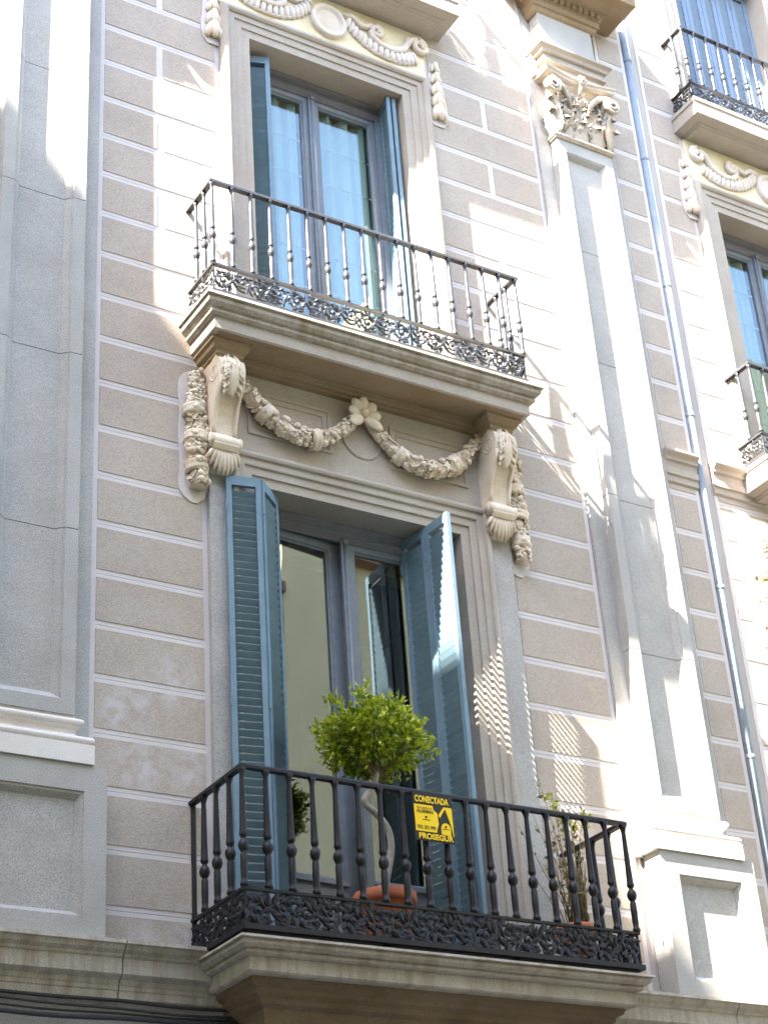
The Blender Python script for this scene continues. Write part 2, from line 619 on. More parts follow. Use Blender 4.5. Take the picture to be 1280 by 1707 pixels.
# ------------------------------------------------------------------ cornice over the ground floor
cor = thing('stone_cornice', 'weathered granite cornice running under the lower balcony', 'cornice')
CPROF = [(0.0, 3.128), (-0.235, 3.122), (-0.24, 3.098), (-0.225, 3.09), (-0.215, 3.065), (-0.19, 3.045), (-0.186, 3.03), (-0.176, 3.022),
         (-0.176, 2.93), (-0.165, 2.922), (-0.13, 2.905), (-0.125, 2.88), (-0.118, 2.872), (-0.118, 2.85), (-0.11, 2.842), (-0.105, 2.80), (-0.08, 2.775), (0.0, 2.77)]
xs = [XA, 1.2, 2.9, 4.285, 5.02, 6.3, 7.72, 9.1, 10.6, 12.2, XB]
for a, b in zip(xs[:-1], xs[1:]):
    e = rnd.uniform(-0.003, 0.003)
    MB().extr_x([(y + e, z) for y, z in CPROF], a + 0.004, b - 0.004).obj('cornice_block', 'granite_stained', cor)

# string course right of the tall pilaster
sc_ = thing('string_course', 'narrow moulded stone string course behind the drainpipe', 'string course')
SPROF = [(0.0, 8.03), (-0.09, 8.025), (-0.09, 8.0), (-0.08, 7.985), (-0.055, 7.965), (-0.05, 7.945), (-0.05, 7.93), (-0.03, 7.92), (-0.025, 7.86), (-0.035, 7.85),
         (-0.035, 7.79), (-0.02, 7.78), (-0.02, 7.72), (0.0, 7.70)]
MB().extr_x(SPROF, 9.432, 9.80).obj('moulding', 'granite_frame', sc_)
MB().extr_x(SPROF, 9.985, 10.56).obj('moulding', 'granite_frame', sc_)
MB().extr_x(SPROF, 10.566, XB).obj('moulding', 'granite_frame', sc_)

# ------------------------------------------------------------------ pilasters


def acanthus(mb, base, up, out, side, h, w, curl=0.35):
    """a lobed, ridged leaf sheet growing along `up`, bulging along `out`, its tip curling over"""
    base, up, out, side = Vector(base), Vector(up), Vector(out), Vector(side)
    nv, nu = 13, 8
    for back in (0, 1):
        lp = []
        for i in range(nv + 1):
            v = i / nv
            hw = w * 0.5 * (0.62 + 0.48 * math.sin(math.pi * min(1, v * 1.05) ** 0.9)) * (0.80 + 0.24 * abs(math.sin(v * math.pi * 4.5))) * (1 if v < .8 else 1 - (v - .8) * 3.2)
            oz = h * (v if v < .82 else .82 - (v - .82) * .75)
            oo = h * (.06 + .16 * v * v) + (h * curl * 1.0 * max(0, v - .62))
            row = []
            for j in range(nu + 1):
                u = j / nu * 2 - 1
                ridge = 0.030 * h * math.cos(u * 3.5 * math.pi) + .10 * w * (1 - u * u)
                droop = -abs(u) * .05 * h * (1 if v > .2 else 0)
                row.append(base + side * (u * hw) + up * (oz + droop + .05 * h * abs(math.sin(v * math.pi * 4.5)) * abs(u)) + out * (oo + ridge - back * .014))
            lp.append(row)
        mb.loops(lp, smooth=True)


def leaflet(m, c, d, L, w, th=.008):
    c, d = Vector(c), Vector(d).normalized()
    n = Vector((0, -1, 0))
    n = (n - d * n.dot(d)).normalized()
    sd = d.cross(n)
    vs = [c - d * L * .5, c - d * L * .1 + sd * w * .5, c + d * L * .5, c - d * L * .1 - sd * w * .5, c + n * th, c - n * th * .6, c + d * L * .2 + sd * w * .34 + n * th * .3, c + d * L * .2 - sd * w * .34 + n * th * .3]
    m.add(vs, [(0, 1, 4), (1, 6, 4), (6, 2, 4), (2, 7, 4), (7, 3, 4), (3, 0, 4), (1, 0, 5), (6, 1, 5), (2, 6, 5), (7, 2, 5), (3, 7, 5), (0, 3, 5)])


def spiral(mb, c, r0, r1, turns, rad, start=0.0, plane='xz', dirn=1, n=26, grow=0.0, seg=5):
    pts = []
    for i in range(n + 1):
        t = i / n
        a = start + dirn * turns * 2 * math.pi * t
        r = lerp(r0, r1, t)
        u, v = r * math.cos(a), r * math.sin(a)
        off = -grow * t
        pts.append((c[0] + u, c[1] + off, c[2] + v) if plane == 'xz' else (c[0] + off, c[1] + u, c[2] + v))
    mb.tube(pts, [lerp(rad, rad * 0.7, i / n) for i in range(n + 1)], seg)


def make_pilaster(label):
    x0, x1, p, bk = 8.641, 9.293, 0.14, 0.032
    t = thing('pilaster', label, 'pilaster', (0, 0, 0), 'tall panelled pilasters')
    # backing strips
    ped = MB().box(8.503, 9.432, -bk, 0.0, 4.2, 12.0).obj('backing_strip', 'granite', t)
    # pedestal with a sunk panel
    px0, px1, py = 8.575, 9.495, -0.2
    a0, a1, b0, b1 = 8.735, 9.345, 3.235, 4.035
    m = MB()
    m.loops([[(px0, 0, 3.122), (px0, 0, 4.205), (px1, 0, 4.205), (px1, 0, 3.122)],
             [(px0, py, 3.122), (px0, py, 4.205), (px1, py, 4.205), (px1, py, 3.122)],
             [(a0, py, b0), (a0, py, b1), (a1, py, b1), (a1, py, b0)],
             [(a0 + .004, py + .012, b0 + .004), (a0 + .004, py + .012, b1 - .004), (a1 - .004, py + .012, b1 - .004), (a1 - .004, py + .012, b0 + .004)],
             [(a0 + .018, py + .012, b0 + .018), (a0 + .018, py + .012, b1 - .018), (a1 - .018, py + .012, b1 - .018), (a1 - .018, py + .012, b0 + .018)],
             [(a0 + .05, py + .05, b0 + .05), (a0 + .05, py + .05, b1 - .05), (a1 - .05, py + .05, b1 - .05), (a1 - .05, py + .05, b0 + .05)]], closed=True, cap=True)
    m.obj('pedestal', 'granite', t)
    # attic base: plinth, torus, scotia, torus
    def arc(c_d, c_z, r, a0, a1, n=6):
        return [(c_d + r * math.cos(math.radians(lerp(a0, a1, i / n))), c_z + r * math.sin(math.radians(lerp(a0, a1, i / n)))) for i in range(n + 1)]
    prof = [(0.0, 4.56), (0.012, 4.56), (0.012, 4.535)] + arc(0.03, 4.508, 0.026, 90, -70, 6) + [(0.035, 4.475), (0.018, 4.46), (0.014, 4.44), (0.022, 4.42), (0.05, 4.405), (0.05, 4.395)] \
        + arc(0.082, 4.368, 0.027, 90, -90, 6) + [(0.108, 4.338), (0.108, 4.21)]
    m = MB()
    m.slab(prof, x0, x1, p - 0.03)
    m.obj('base', 'base_stone', t)
    # shaft in four drums, each with the sunk panel running through
    zs = [4.56, 5.905, 7.325, 8.72, 9.953, 11.20]
    pa0, pa1 = 8.735, 9.199
    pz0, pz1 = 4.66, 11.07
    for i in range(5):
        za, zb = zs[i] + (0.003 if i else 0), zs[i + 1] - 0.003
        yf, yp = -p, -p + 0.055
        y1 = yf + 0.014
        cx = [(x0, 0), (x0, yf), (pa0, yf), (pa0 + .006, y1), (pa0 + .02, y1), (pa0 + .055, yp), (pa1 - .055, yp), (pa1 - .02, y1), (pa1 - .006, y1), (pa1, yf), (x1, yf), (x1, 0)]
        m = MB()
        if i == 0:
            m.box(x0, x1, yf, 0, za, pz0)
            m.loops([[(x, y, pz0) for x, y in cx], [(x, y, zb) for x, y in cx]], closed=True, cap=True)
            m.add([(pa0, yf, pz0), (pa1, yf, pz0), (pa1 - .055, yp, pz0 + .055), (pa0 + .055, yp, pz0 + .055)], [(0, 1, 2, 3)])
        elif i == 4:
            m.loops([[(x, y, za) for x, y in cx], [(x, y, pz1) for x, y in cx]], closed=True, cap=True)
            m.box(x0, x1, yf, 0, pz1, zb)
            m.add([(pa0, yf, pz1), (pa1, yf, pz1), (pa1 - .02, y1, pz1 - .02), (pa0 + .02, y1, pz1 - .02)], [(0, 1, 2, 3)])
            m.add([(pa0 + .02, y1, pz1 - .02), (pa1 - .02, y1, pz1 - .02), (pa1 - .055, yp, pz1 - .055), (pa0 + .055, yp, pz1 - .055)], [(0, 1, 2, 3)])
        else:
            m.loops([[(x, y, za) for x, y in cx], [(x, y, zb) for x, y in cx]], closed=True, cap=True)
        m.obj('shaft_block', 'granite', t)
    # necking (astragal)
    MB().slab([(-0.004, 11.262), (0.022, 11.258), (0.034, 11.24), (0.03, 11.222), (0.018, 11.212), (0.018, 11.204), (-0.004, 11.198)], x0, x1, p).obj('necking', 'carved_grey', t)
    # capital: bell, acanthus leaves, volutes, abacus
    bell = MB().slab([(0.03, 11.95), (-0.01, 11.88), (-0.035, 11.7), (-0.035, 11.26)], x0, x1, p).obj('capital_bell', 'carved_grey', t)
    up, out, side = Vector((0, 0, 1)), Vector((0, -1, 0)), Vector((1, 0, 0))
    lm = MB()
    acanthus(lm, (0, 0, 0), up, out, side, 0.30, 0.225, 0.22)
    lme = lm.mesh('acanthus_leaf', 'carved_grey')
    for i in range(3):
        link('acanthus_leaf', lme, bell, (lerp(x0 + .14, x1 - .14, i / 2), -p + .035, 11.262), (0, 0, 0), (.9, .9, 1))
    for i in range(4):
        link('acanthus_leaf', lme, bell, (lerp(x0 + .10, x1 - .10, i / 3), -p + .045, 11.33), (0, 0, 0), (.8, .8, 1.3))
    for i in range(7):
        link('acanthus_leaf', lme, bell, (lerp(x0 + .08, x1 - .08, i / 6), -p + .04, 11.50 + .03 * (i % 2)), (0, rnd.uniform(-.25, .25), 0), (.45, .8, .8))
    for xx, sg_ in ((x0, -1), (x1, 1)):
        link('acanthus_leaf', lme, bell, (xx - sg_ * .02, -p + .02, 11.262), (0, 0, sg_ * math.pi / 4), (0.75, 1.25, 1.05))
        link('acanthus_leaf', lme, bell, (xx - sg_ * .02, -p + .02, 11.36), (0, 0, sg_ * math.pi / 4), (0.7, 1.15, 1.35))
        link('acanthus_leaf', lme, bell, (xx - sg_ * .03, -.06, 11.262), (0, 0, sg_ * math.pi / 2), (0.5, 0.9, 1))
    cr_ = random.Random(31)
    for i in range(70):
        lf = MB()
        ux, uz = cr_.uniform(x0 + .02, x1 - .02), cr_.uniform(11.33, 11.86)
        da = cr_.uniform(.4, 2.7)
        leaflet(lf, (0, 0, 0), (math.cos(da), -.25, math.sin(da)), cr_.uniform(.08, .13), cr_.uniform(.035, .055), .022)
        lf.tube([(0, .02, -.05), (0, 0, 0), (math.cos(da) * .04, -.02, .03)], [.008, .012, .006], 5)
        o_ = lf.obj('leaf_tip', 'carved_grey', bell)
        o_.location = (ux, -p - .002 - .022 * cr_.random(), uz)
    for i in range(2):
        cst = MB()
        sx = (-1, 1)[i]
        cst.tube([(8.967 + sx * .10, -p - .01, 11.62), (8.967 + sx * .13, -p - .035, 11.74), (8.967 + sx * .20, -p - .06, 11.82), (8.967 + sx * .28, -p - .08, 11.87)], [.018, .024, .026, .024], 6)
        cst.obj('stalk', 'carved_grey', bell)
    for xx, s in ((x0 - 0.03, -1), (x1 + 0.03, 1)):
        v = MB()
        vy = -p - 0.085
        spiral(v, (xx, vy, 11.79), 0.092, 0.018, 2.2, 0.023, start=math.pi / 2, dirn=s, n=34, grow=0.03, seg=6)
        v.lathe([(0.001, -0.03), (0.078, -0.025), (0.078, 0.0), (0.001, 0.005)], 12)
        for q in range(len(v.v) - 48, len(v.v)):
            a_, b_, c_ = v.v[q]
            v.v[q] = (xx + a_, vy + 0.01 - c_, 11.79 + b_)
        v.tube([(xx, vy, 11.88), (lerp(xx, 8.967, .3), -p - .05, 11.88), (lerp(xx, 8.967, .55), -p - .02, 11.80), (lerp(xx, 8.967, .62), -p, 11.68)], [.03, .028, .024, .016], 6)
        v.obj('volute', 'carved_grey', bell)
    fl = MB()
    for k in range(6):
        a = k * math.pi / 3
        fl.ellipsoid(Matrix.Translation((8.967 + .035 * math.cos(a), -p - .115, 11.955 + .035 * math.sin(a))), .028, .018, .028, 6, 4)
    fl.ellipsoid(Matrix.Translation((8.967, -p - .13, 11.955)), .024, .024, .024, 6, 4)
    fl.tube([(8.967, -p - .10, 11.93), (8.955, -p - .085, 11.86), (8.96, -p - .06, 11.80)], [.02, .018, .012], 5)
    fl.obj('fleuron', 'carved_grey', bell)
    # abacus with hollow sides
    m = MB()
    lp = []
    for d, z in ((0.085, 12.03), (0.10, 12.022), (0.10, 12.005), (0.085, 11.985), (0.082, 11.96), (0.06, 11.94)):
        row = [(x0 - d, 0, z)]
        for i in range(9):
            u = i / 8
            hollow = 0.055 * math.sin(math.pi * u)
            row.append((lerp(x0 - d, x1 + d, u), -(p + d + 0.02) + hollow, z))
        row.append((x1 + d, 0, z))
        lp.append(row)
    m.loops(lp, closed=True, cap=True)
    m.obj('abacus', 'carved_grey', t)
    # entablature block: architrave, frieze, dentils, cornice
    MB().slab([(0.075, 12.335), (0.09, 12.325), (0.09, 12.305), (0.06, 12.285), (0.05, 12.262), (0.05, 12.25), (0.018, 12.245), (0.018, 12.17), (0.035, 12.165), (0.035, 12.15), (0.0, 12.14), (0.0, 12.031)],
              x0 - 0.02, x1 + 0.02, p + 0.01).obj('architrave_block', 'granite_frame', t)
    MB().slab([(0.0, 12.335), (0.0, 12.03)], 8.545, 9.395, bk + .02).obj('architrave_block', 'granite_frame', t)
    MB().slab([(0.0, 12.80), (0.0, 12.336)], x0 - 0.018, x1 - 0.02, p).obj('frieze_block', 'granite', t)
    ent = MB().slab([(0.40, 13.32), (0.42, 13.30), (0.40, 13.24), (0.34, 13.19), (0.33, 13.15), (0.33, 13.05), (0.31, 13.04), (0.12, 13.03), (0.11, 13.02), (0.075, 12.98), (0.07, 12.955),
                     (0.07, 12.94), (0.055, 12.935), (0.05, 12.87), (0.03, 12.86), (0.02, 12.82), (0.0, 12.801)], x0 - 0.045, x1 + 0.02, p).obj('crown_cornice', 'granite_brown', t)
    dm = MB().box(-0.021, 0.021, -0.055, 0.0, 0, 0.075).mesh('dentil', 'granite_brown')
    for i in range(11):
        link('dentil', dm, ent, (lerp(x0 - .06, x1 + .035, i / 10), -p - 0.05, 12.952))
    for i in range(2):
        link('dentil', dm, ent, (x0 - .095, -p + .05 + .09 * i, 12.952), (0, 0, -math.pi / 2))
    return t


pil = make_pilaster('tall panelled pilaster with carved capital, partly sunlit, beside the drainpipe')
pil2 = copy_tree(pil)
pil2.location = (-PX, 0, 0)
pil2['label'] = 'grey panelled pilaster along the left edge, its lower part in shade'

# ------------------------------------------------------------------ stone surrounds
sur = thing('window_surround', 'grey granite surround with moulded frame round the lower french window', 'window surround')
APROF = [(0.0, 0.40), (0.0, -0.032), (0.075, -0.034), (0.077, -0.05), (0.14, -0.052), (0.142, -0.066), (0.15, -0.07), (0.20, -0.07), (0.205, -0.088), (0.222, -0.096),
         (0.243, -0.092), (0.258, -0.075), (0.262, -0.05), (0.262, 0.008)]
MB().frame(APROF, 5.41, 7.168, 3.1, 6.655).obj('architrave', 'granite_frame', sur)
MB().box(4.985, 5.147, -0.05, 0.008, 3.128, 6.917).obj('side_strip', 'granite', sur)
MB().box(7.431, 7.63, -0.05, 0.008, 3.128, 6.917).obj('side_strip', 'granite', sur)
MB().box(4.985, 7.63, -0.05, 0.008, 6.918, 7.62).obj('frieze', 'granite_frame', sur)
MB().box(5.405, 7.173, 0.401, 0.56, 6.4, 6.70).obj('lintel', 'granite_brown', sur)
for a, b in ((5.31, 6.03), (6.56, 7.27)):
    MB().rect([(0.0, -0.049), (0.0, -0.062), (-0.012, -0.066), (-0.03, -0.062), (-0.034, -0.054), (-0.06, -0.052), (-0.064, -0.058), (-0.078, -0.058), (-0.082, -0.049)], a, b, 7.08, 7.475).obj('panel_moulding', 'granite_frame', sur)
m = MB()
lp = []
for r, y in ((0.155, -0.049), (0.155, -0.058), (0.167, -0.064), (0.18, -0.058), (0.18, -0.049)):
    lp.append([(6.305 + r * math.cos(2 * math.pi * j / 28), y, 7.285 + r * math.sin(2 * math.pi * j / 28)) for j in range(28)])
m.loops(lp, closed=True).obj('roundel_moulding', 'granite_frame', sur)
# bed mould under the slab
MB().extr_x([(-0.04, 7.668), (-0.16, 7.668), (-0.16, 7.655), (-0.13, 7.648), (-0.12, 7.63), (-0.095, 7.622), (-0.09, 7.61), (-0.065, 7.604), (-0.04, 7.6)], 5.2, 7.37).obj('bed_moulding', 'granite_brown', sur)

UPROF = [(0.0, 0.40), (0.0, -0.03), (0.078, -0.032), (0.08, -0.045), (0.15, -0.047), (0.152, -0.06), (0.205, -0.06), (0.21, -0.076), (0.23, -0.09), (0.26, -0.086), (0.272, -0.068), (0.285, -0.062), (0.285, 0.008)]


def upper_surround(label, dx):
    t = thing('window_surround', label, 'window surround', (dx, 0, 0), 'upper window surrounds')
    MB().frame(UPROF, 5.455, 7.0, 7.94, 11.137).obj('architrave', 'granite_frame', t)
    MB().box(5.45, 7.005, 0.401, 0.56, 10.85, 11.18).obj('lintel', 'granite_brown', t)
    return t


upper_surround('grey moulded stone frame round the upper window with the curtains', 0)
upper_surround('grey moulded stone frame of the window at the right edge', DX)

# third-floor frames (mostly above the picture)
t = thing('window_surround', 'pale stone frame round the closed pale blue shutters, top right', 'window surround')
MB().frame([(0.0, 0.3), (0.0, -0.03), (0.1, -0.03), (0.105, -0.045), (0.2, -0.045), (0.21, -0.06), (0.28, -0.06), (0.28, 0.008)], 10.69, 12.06, 12.24, 14.9).obj('architrave', 'granite_frame', t)

# ------------------------------------------------------------------ frieze relief above the upper windows


def make_relief(label, dx):
    t = thing('frieze_ornament', label, 'relief', (dx, 0, 0), 'yellow scrollwork friezes over the upper windows')
    MB().box(5.172, 7.283, -0.022, 0.007, 11.424, 11.975).obj('panel', 'frieze_yellow', t)
    cx, cz, y = 6.262, 11.695, -0.022
    m = MB()
    lp = []
    for rx, rz, d in ((0.182, 0.192, 0.0), (0.182, 0.192, 0.035), (0.165, 0.175, 0.05), (0.14, 0.15, 0.045), (0.125, 0.135, 0.02), (0.12, 0.13, 0.018), (0.09, 0.10, 0.03), (0.04, 0.05, 0.04), (0.001, 0.001, 0.042)):
        lp.append([(cx + rx * math.cos(2 * math.pi * j / 32), y - d, cz + rz * math.sin(2 * math.pi * j / 32)) for j in range(32)])
    m.loops(lp, closed=True, smooth=True).obj('medallion', 'frieze_relief', t)
    for s in (1, -1):
        def P(u, z, d=0.02):
            return (cx + s * u, y - d, z)
        m = MB()
        m.tube([P(.17, 11.83), P(.24, 11.86), P(.29, 11.83), P(.33, 11.79), P(.40, 11.80), P(.45, 11.84)], [.024, .032, .032, .030, .030, .030], 6)
        spiral(m, (cx + s * .50, y - .02, 11.79), .070, .014, 1.5, .032, start=math.pi / 2, dirn=-s, n=24, grow=.02)
        m.tube([P(.44, 11.77), P(.46, 11.70), P(.53, 11.645), P(.63, 11.625), P(.72, 11.65), P(.79, 11.70), P(.82, 11.755), P(.86, 11.83), P(.93, 11.87)], [.026, .034, .038, .038, .038, .036, .036, .038, .038], 6)
        spiral(m, (cx + s * .96, y - .02, 11.80), .085, .018, 1.4, .038, start=math.pi / 2, dirn=-s, n=24, grow=.02)
        m.obj('scroll', 'frieze_relief', t)
        # the row of leaf lobes hanging under the scroll
        pts = [(.21, 11.745), (.28, 11.665), (.37, 11.60), (.48, 11.555), (.60, 11.535), (.72, 11.54), (.82, 11.565), (.90, 11.61)]
        lob = MB()
        for i in range(15):
            u = i / 14 * (len(pts) - 1.001)
            k = int(u)
            a = Vector((lerp(pts[k][0], pts[k + 1][0], u - k), 0, lerp(pts[k][1], pts[k + 1][1], u - k)))
            d = Vector((s * 0.45 * (0.5 - i / 14) * 1.4, 0, 1)).normalized()
            M = Matrix.Translation((cx + s * a.x, y - .012, a.z + .03)) @ rot_to(d)
            lob.ellipsoid(M, .032, .036, .078, 6, 5)
        lob.tube([P(a, b - .022, .008) for a, b in pts], [.012, .016, .018, .018, .018, .018, .016, .012], 5)
        lob.obj('leaf_fringe', 'frieze_relief', t)
        # husk drop hanging from the outer volute: added as its own thing below
    return t


make_relief('yellow plaster frieze with oval medallion and scrolls over the curtained window', 0)
make_relief('yellow scrollwork frieze over the window at the right edge', DX)


def make_husks(label, x, ztop, zbot):
    t = thing('husk_pendant', label, 'pendant', (x, 0, 0), 'bellflower drops beside the upper windows')
    out = []
    n = 15
    for i in range(n * 2):
        side = 1 if i < n else -1
        u = i / (n - 1) if i < n else (2 * n - 1 - i) / (n - 1)
        z = lerp(ztop + .06, zbot - .05, u)
        w = 0.045 + 0.062 * min(1, u * 1.6) + 0.004 * math.sin(u * 19)
        if u > 0.9:
            w *= 1 - (u - 0.9) * 5
        out.append((side * w, z))
    MB().prism(out, -0.020, 0.004).obj('backing', 'joint_paint', t)
    rows = 5
    for r in range(rows):
        z = lerp(ztop, zbot + .10, r / (rows - 1))
        sc = 0.62 + 0.42 * r / (rows - 1)
        for k in (-1, 0, 1):
            m = MB()
            d = Vector((k * 0.38, 0, -1)).normalized()
            M = Matrix.Translation((k * .032 * sc, -.035 - (.02 if k == 0 else 0), z)) @ rot_to(d)
            m.ellipsoid(M, .042 * sc, .04 * sc, .105 * sc, 7, 5)
            m.obj('petal', 'limestone', t)
    return t


make_husks('bellflower drop left of the curtained upper window', 5.115, 11.62, 10.98)
make_husks('bellflower drop right of the curtained upper window', 7.385, 11.62, 10.98)
make_husks('bellflower drop by the window at the right edge', 10.36, 11.62, 10.98)

# ------------------------------------------------------------------ balconies


def slab_prof(zt, zb, r, kind):
    h = zt - zb
    if kind == 'big':
        q = .66 if h < .22 else 1.0
        return [(0.0, zt), (0.010, zt - .004), (0.012, zt - .028 * q), (-0.014, zt - .034 * q), (-0.014, zt - .044 * q), (-0.006, zt - .050 * q), (-0.012, zt - .075 * q), (-0.034, zt - .098 * q), (-0.056, zt - .106 * q),
                (-0.056, zt - .118 * q), (-0.046, zt - .124 * q), (-0.050, zt - .140 * q), (-0.070, zt - .154 * q), (-0.092, zt - .158 * q), (-0.092, zb + .010), (-0.098, zb + .006), (-0.104, zb)]
    return [(0.0, zt), (0.006, zt - .004), (0.006, zt - .05), (-0.006, zt - .06), (-0.008, zt - .08), (0.0, zt - .09), (0.0, zb + .045), (-0.012, zb + .04), (-0.10, zb + .03), (-0.105, zb + .02), (-0.125, zb + .012), (-0.13, zb)]


BAL = [(0.013, 0.0), (0.027, 0.004), (0.027, 0.022), (0.019, 0.035), (0.0215, 0.06), (0.0235, 0.12), (0.0225, 0.20), (0.017, 0.212), (0.023, 0.222), (0.031, 0.236), (0.0355, 0.256), (0.031, 0.278),
       (0.020, 0.292), (0.0145, 0.302), (0.021, 0.310), (0.0265, 0.320), (0.0265, 0.330), (0.0235, 0.345), (0.0215, 0.42), (0.0185, 0.55), (0.0155, 0.69), (0.0155, 0.705), (0.022, 0.73), (0.030, 0.75)]
BALH = 0.75


def baluster_mesh(h, rs, mat):
    return MB().lathe([(r * rs, z * h / BALH) for r, z in BAL], 9).mesh('baluster', mat)


def scroll_mesh(L, H, mat, seed, dense=False):
    """one length of cast rinceau: a winding stem, two spirals and acanthus leaves, in the XZ plane"""
    r = random.Random(seed)
    m = MB()
    hz = H / 2
    stem = []
    for i in range(17):
        u = i / 16
        stem.append((u * L, 0, hz * 0.62 * math.sin(2 * math.pi * u)))
    m.tube(stem, H * (0.06 if dense else 0.045), 5)
    K = 1.35 if dense else 1.0
    for c, s in ((0.25, 1), (0.75, -1)):
        cx, cz = c * L, -s * hz * 0.10
        R = hz * 0.74
        spiral(m, (cx, 0, cz), R, R * 0.16, 1.7, H * 0.042 * K, start=s * math.pi * 0.5, dirn=s, n=22, grow=0.004)
        m.ellipsoid(Matrix.Translation((cx, -.005, cz)), R * .24, .012, R * .24, 7, 4)
        for k in range(9):
            a = k * 2 * math.pi / 9 + r.uniform(-.2, .2)
            rr = R * (1.0 if k % 2 else 0.62)
            px, pz = cx + rr * math.cos(a), cz + rr * math.sin(a)
            if abs(pz) > hz * .86:
                continue
            da = a + s * r.uniform(0.5, 1.1)
            leaflet(m, (px, -.006, pz), (math.cos(da), -0.25, math.sin(da)), H * r.uniform(.28, .40) * K, H * .15 * K, .011)
    for k in range(34 if dense else 14):
        px, pz = r.uniform(.03, .97) * L, r.choice((-1, 1)) * hz * r.uniform(.45, .85)
        da = r.uniform(0, 6.28)
        leaflet(m, (px, r.uniform(-.006, .004), pz), (math.cos(da), -.2, math.sin(da)), H * r.uniform(.24, .36) * K, H * .14 * K, .010)
    return m.mesh('scroll', mat)


def make_balcony(label, x0, x1, dep, zt, zb, rail, band0, band1, overhang, kind, mat, ngap, nside, nmod, slabmat, rs=1.0, endpost=False, group='balconies'):
    """x0,x1,dep: the railing's outer outline; slab overhangs it"""
    t = thing('balcony', label, 'balcony', (0, 0, 0), group)
    prof = slab_prof(zt, zb, 0, kind)
    if kind == 'big':
        MB().slab(prof[:-3], x0 - overhang, x1 + overhang, dep + overhang).obj('slab_moulding', slabmat, t)
        zf = prof[-4][1] - .0005
        MB().slab([(-0.088, zf), (-0.088, zb + .010), (-0.094, zb + .006), (-0.100, zb)], x0 - overhang, x1 + overhang, dep + overhang).obj('slab_fascia', 'granite_frame' if not endpost else slabmat, t)
    else:
        MB().slab(prof, x0 - overhang, x1 + overhang, dep + overhang).obj('slab', slabmat, t)
    rw, rh = 0.046, 0.034
    # handrail: flat bar on three sides with rounded top
    path = [(x0 + rw / 2, 0.0), (x0 + rw / 2, -dep + rw / 2), (x1 - rw / 2, -dep + rw / 2), (x1 - rw / 2, 0.0)]
    hp = [(-.5, 0.0), (-.5, .55), (-.38, .85), (-.15, 1.0), (.15, 1.0), (.38, .85), (.5, .55), (.5, 0.0)]
    m = MB()
    lp = []
    nrm = [(-1, 0), (-1, -1), (1, -1), (1, 0)]
    for (px, py), (nx, ny) in zip(path, nrm):
        lp.append([(px - nx * a * rw, py - ny * a * rw, rail - rh + b * rh) for a, b in hp])
    m.loops(lp, closed=True, cap=True)
    m.obj('handrail', mat, t)
    # bottom band: two flat bars + corner uprights, filled with scrollwork
    ins = 0.018
    bx0, bx1, by = x0 + ins, x1 - ins, -dep + ins
    fr = MB()
    for za, zb2, ov in ((band0, band0 + (.034 if endpost else .022), .016 if endpost else .010), (band1 - .018, band1, .010)):
        fr.box(bx0 - ov, bx1 + ov, by - ov, by + .014 + ov, za, zb2)
        fr.box(bx0 - ov, bx0 + .014 + ov, by + .014 + ov, 0.0, za, zb2)
        fr.box(bx1 - .014 - ov, bx1 + ov, by + .014 + ov, 0.0, za, zb2)
    for cx in (bx0, bx1 - .014):
        fr.box(cx, cx + .014, by, by + .014, band0 + (.034 if endpost else .022), band1 - .018)
    if endpost:
        fr.box(bx0 + .02, bx1 - .02, by + .02, by + .05, zt - .001, band0)
        fr.box(bx0 + .02, bx0 + .05, by + .05, -.24, zt - .001, band0)
    fr.box(bx0 + .03, bx0 + .07, by + .03, by + .07, zt - .002, band0)
    fr.box(bx1 - .07, bx1 - .03, by + .03, by + .07, zt - .002, band0)
    for u in (.33, .66):
        cx = lerp(bx0, bx1, u)
        fr.box(cx - .02, cx + .02, by + .02, by + .06, zt - .002, band0)
    if endpost:
        fr.box(bx0 - .002, bx0 + .03, -.012, 0.0, band0 + .036, rail - rh)
    band = fr.obj('band_frame', mat, t)
    H = band1 - band0 - .042
    zc = (band0 + band1) / 2 + .003
    Lm = (bx1 - bx0 - .03) / nmod
    meshes = [scroll_mesh(Lm, H, mat, 11 + i, endpost) for i in range(3)]
    for i in range(nmod):
        link('scroll', meshes[i % 3], band, (bx0 + .015 + i * Lm, by + .007, zc))
    ns = max(1, round((dep - .03) / Lm))
    sx = (dep - .03) / ns / Lm
    for i in range(ns):
        link('scroll', meshes[i % 3], band, (bx0 + .007, -.005 - i * Lm * sx, zc), (0, 0, -math.pi / 2), (sx, 1, 1))
        link('scroll', meshes[(i + 1) % 3], band, (bx1 - .007, -.005 - i * Lm * sx, zc), (0, 0, -math.pi / 2), (sx, 1, 1))
    # balusters
    bh = rail - rh - band1
    bm_ = baluster_mesh(bh, rs, mat)
    cx0, cx1, cy = x0 + rw / 2, x1 - rw / 2, -dep + rw / 2
    for i in range(ngap + 1):
        link('baluster', bm_, t, (lerp(cx0, cx1, i / ngap), cy, band1), (0, 0, rnd.uniform(0, .6)))
    for i in range(1, nside):
        for cx in (cx0, cx1):
            link('baluster', bm_, t, (cx, cy * (1 - i / nside), band1), (0, 0, rnd.uniform(0, .6)))
    return t


b_low = make_balcony('shaded lower balcony with black scrollwork railing holding the potted tree', 4.812, 7.842, 0.74, 3.062, 2.865, 4.152, 3.10, 3.36, 0.025, 'big', 'iron', 18, 4, 9, 'granite_stained', 1.0, True)
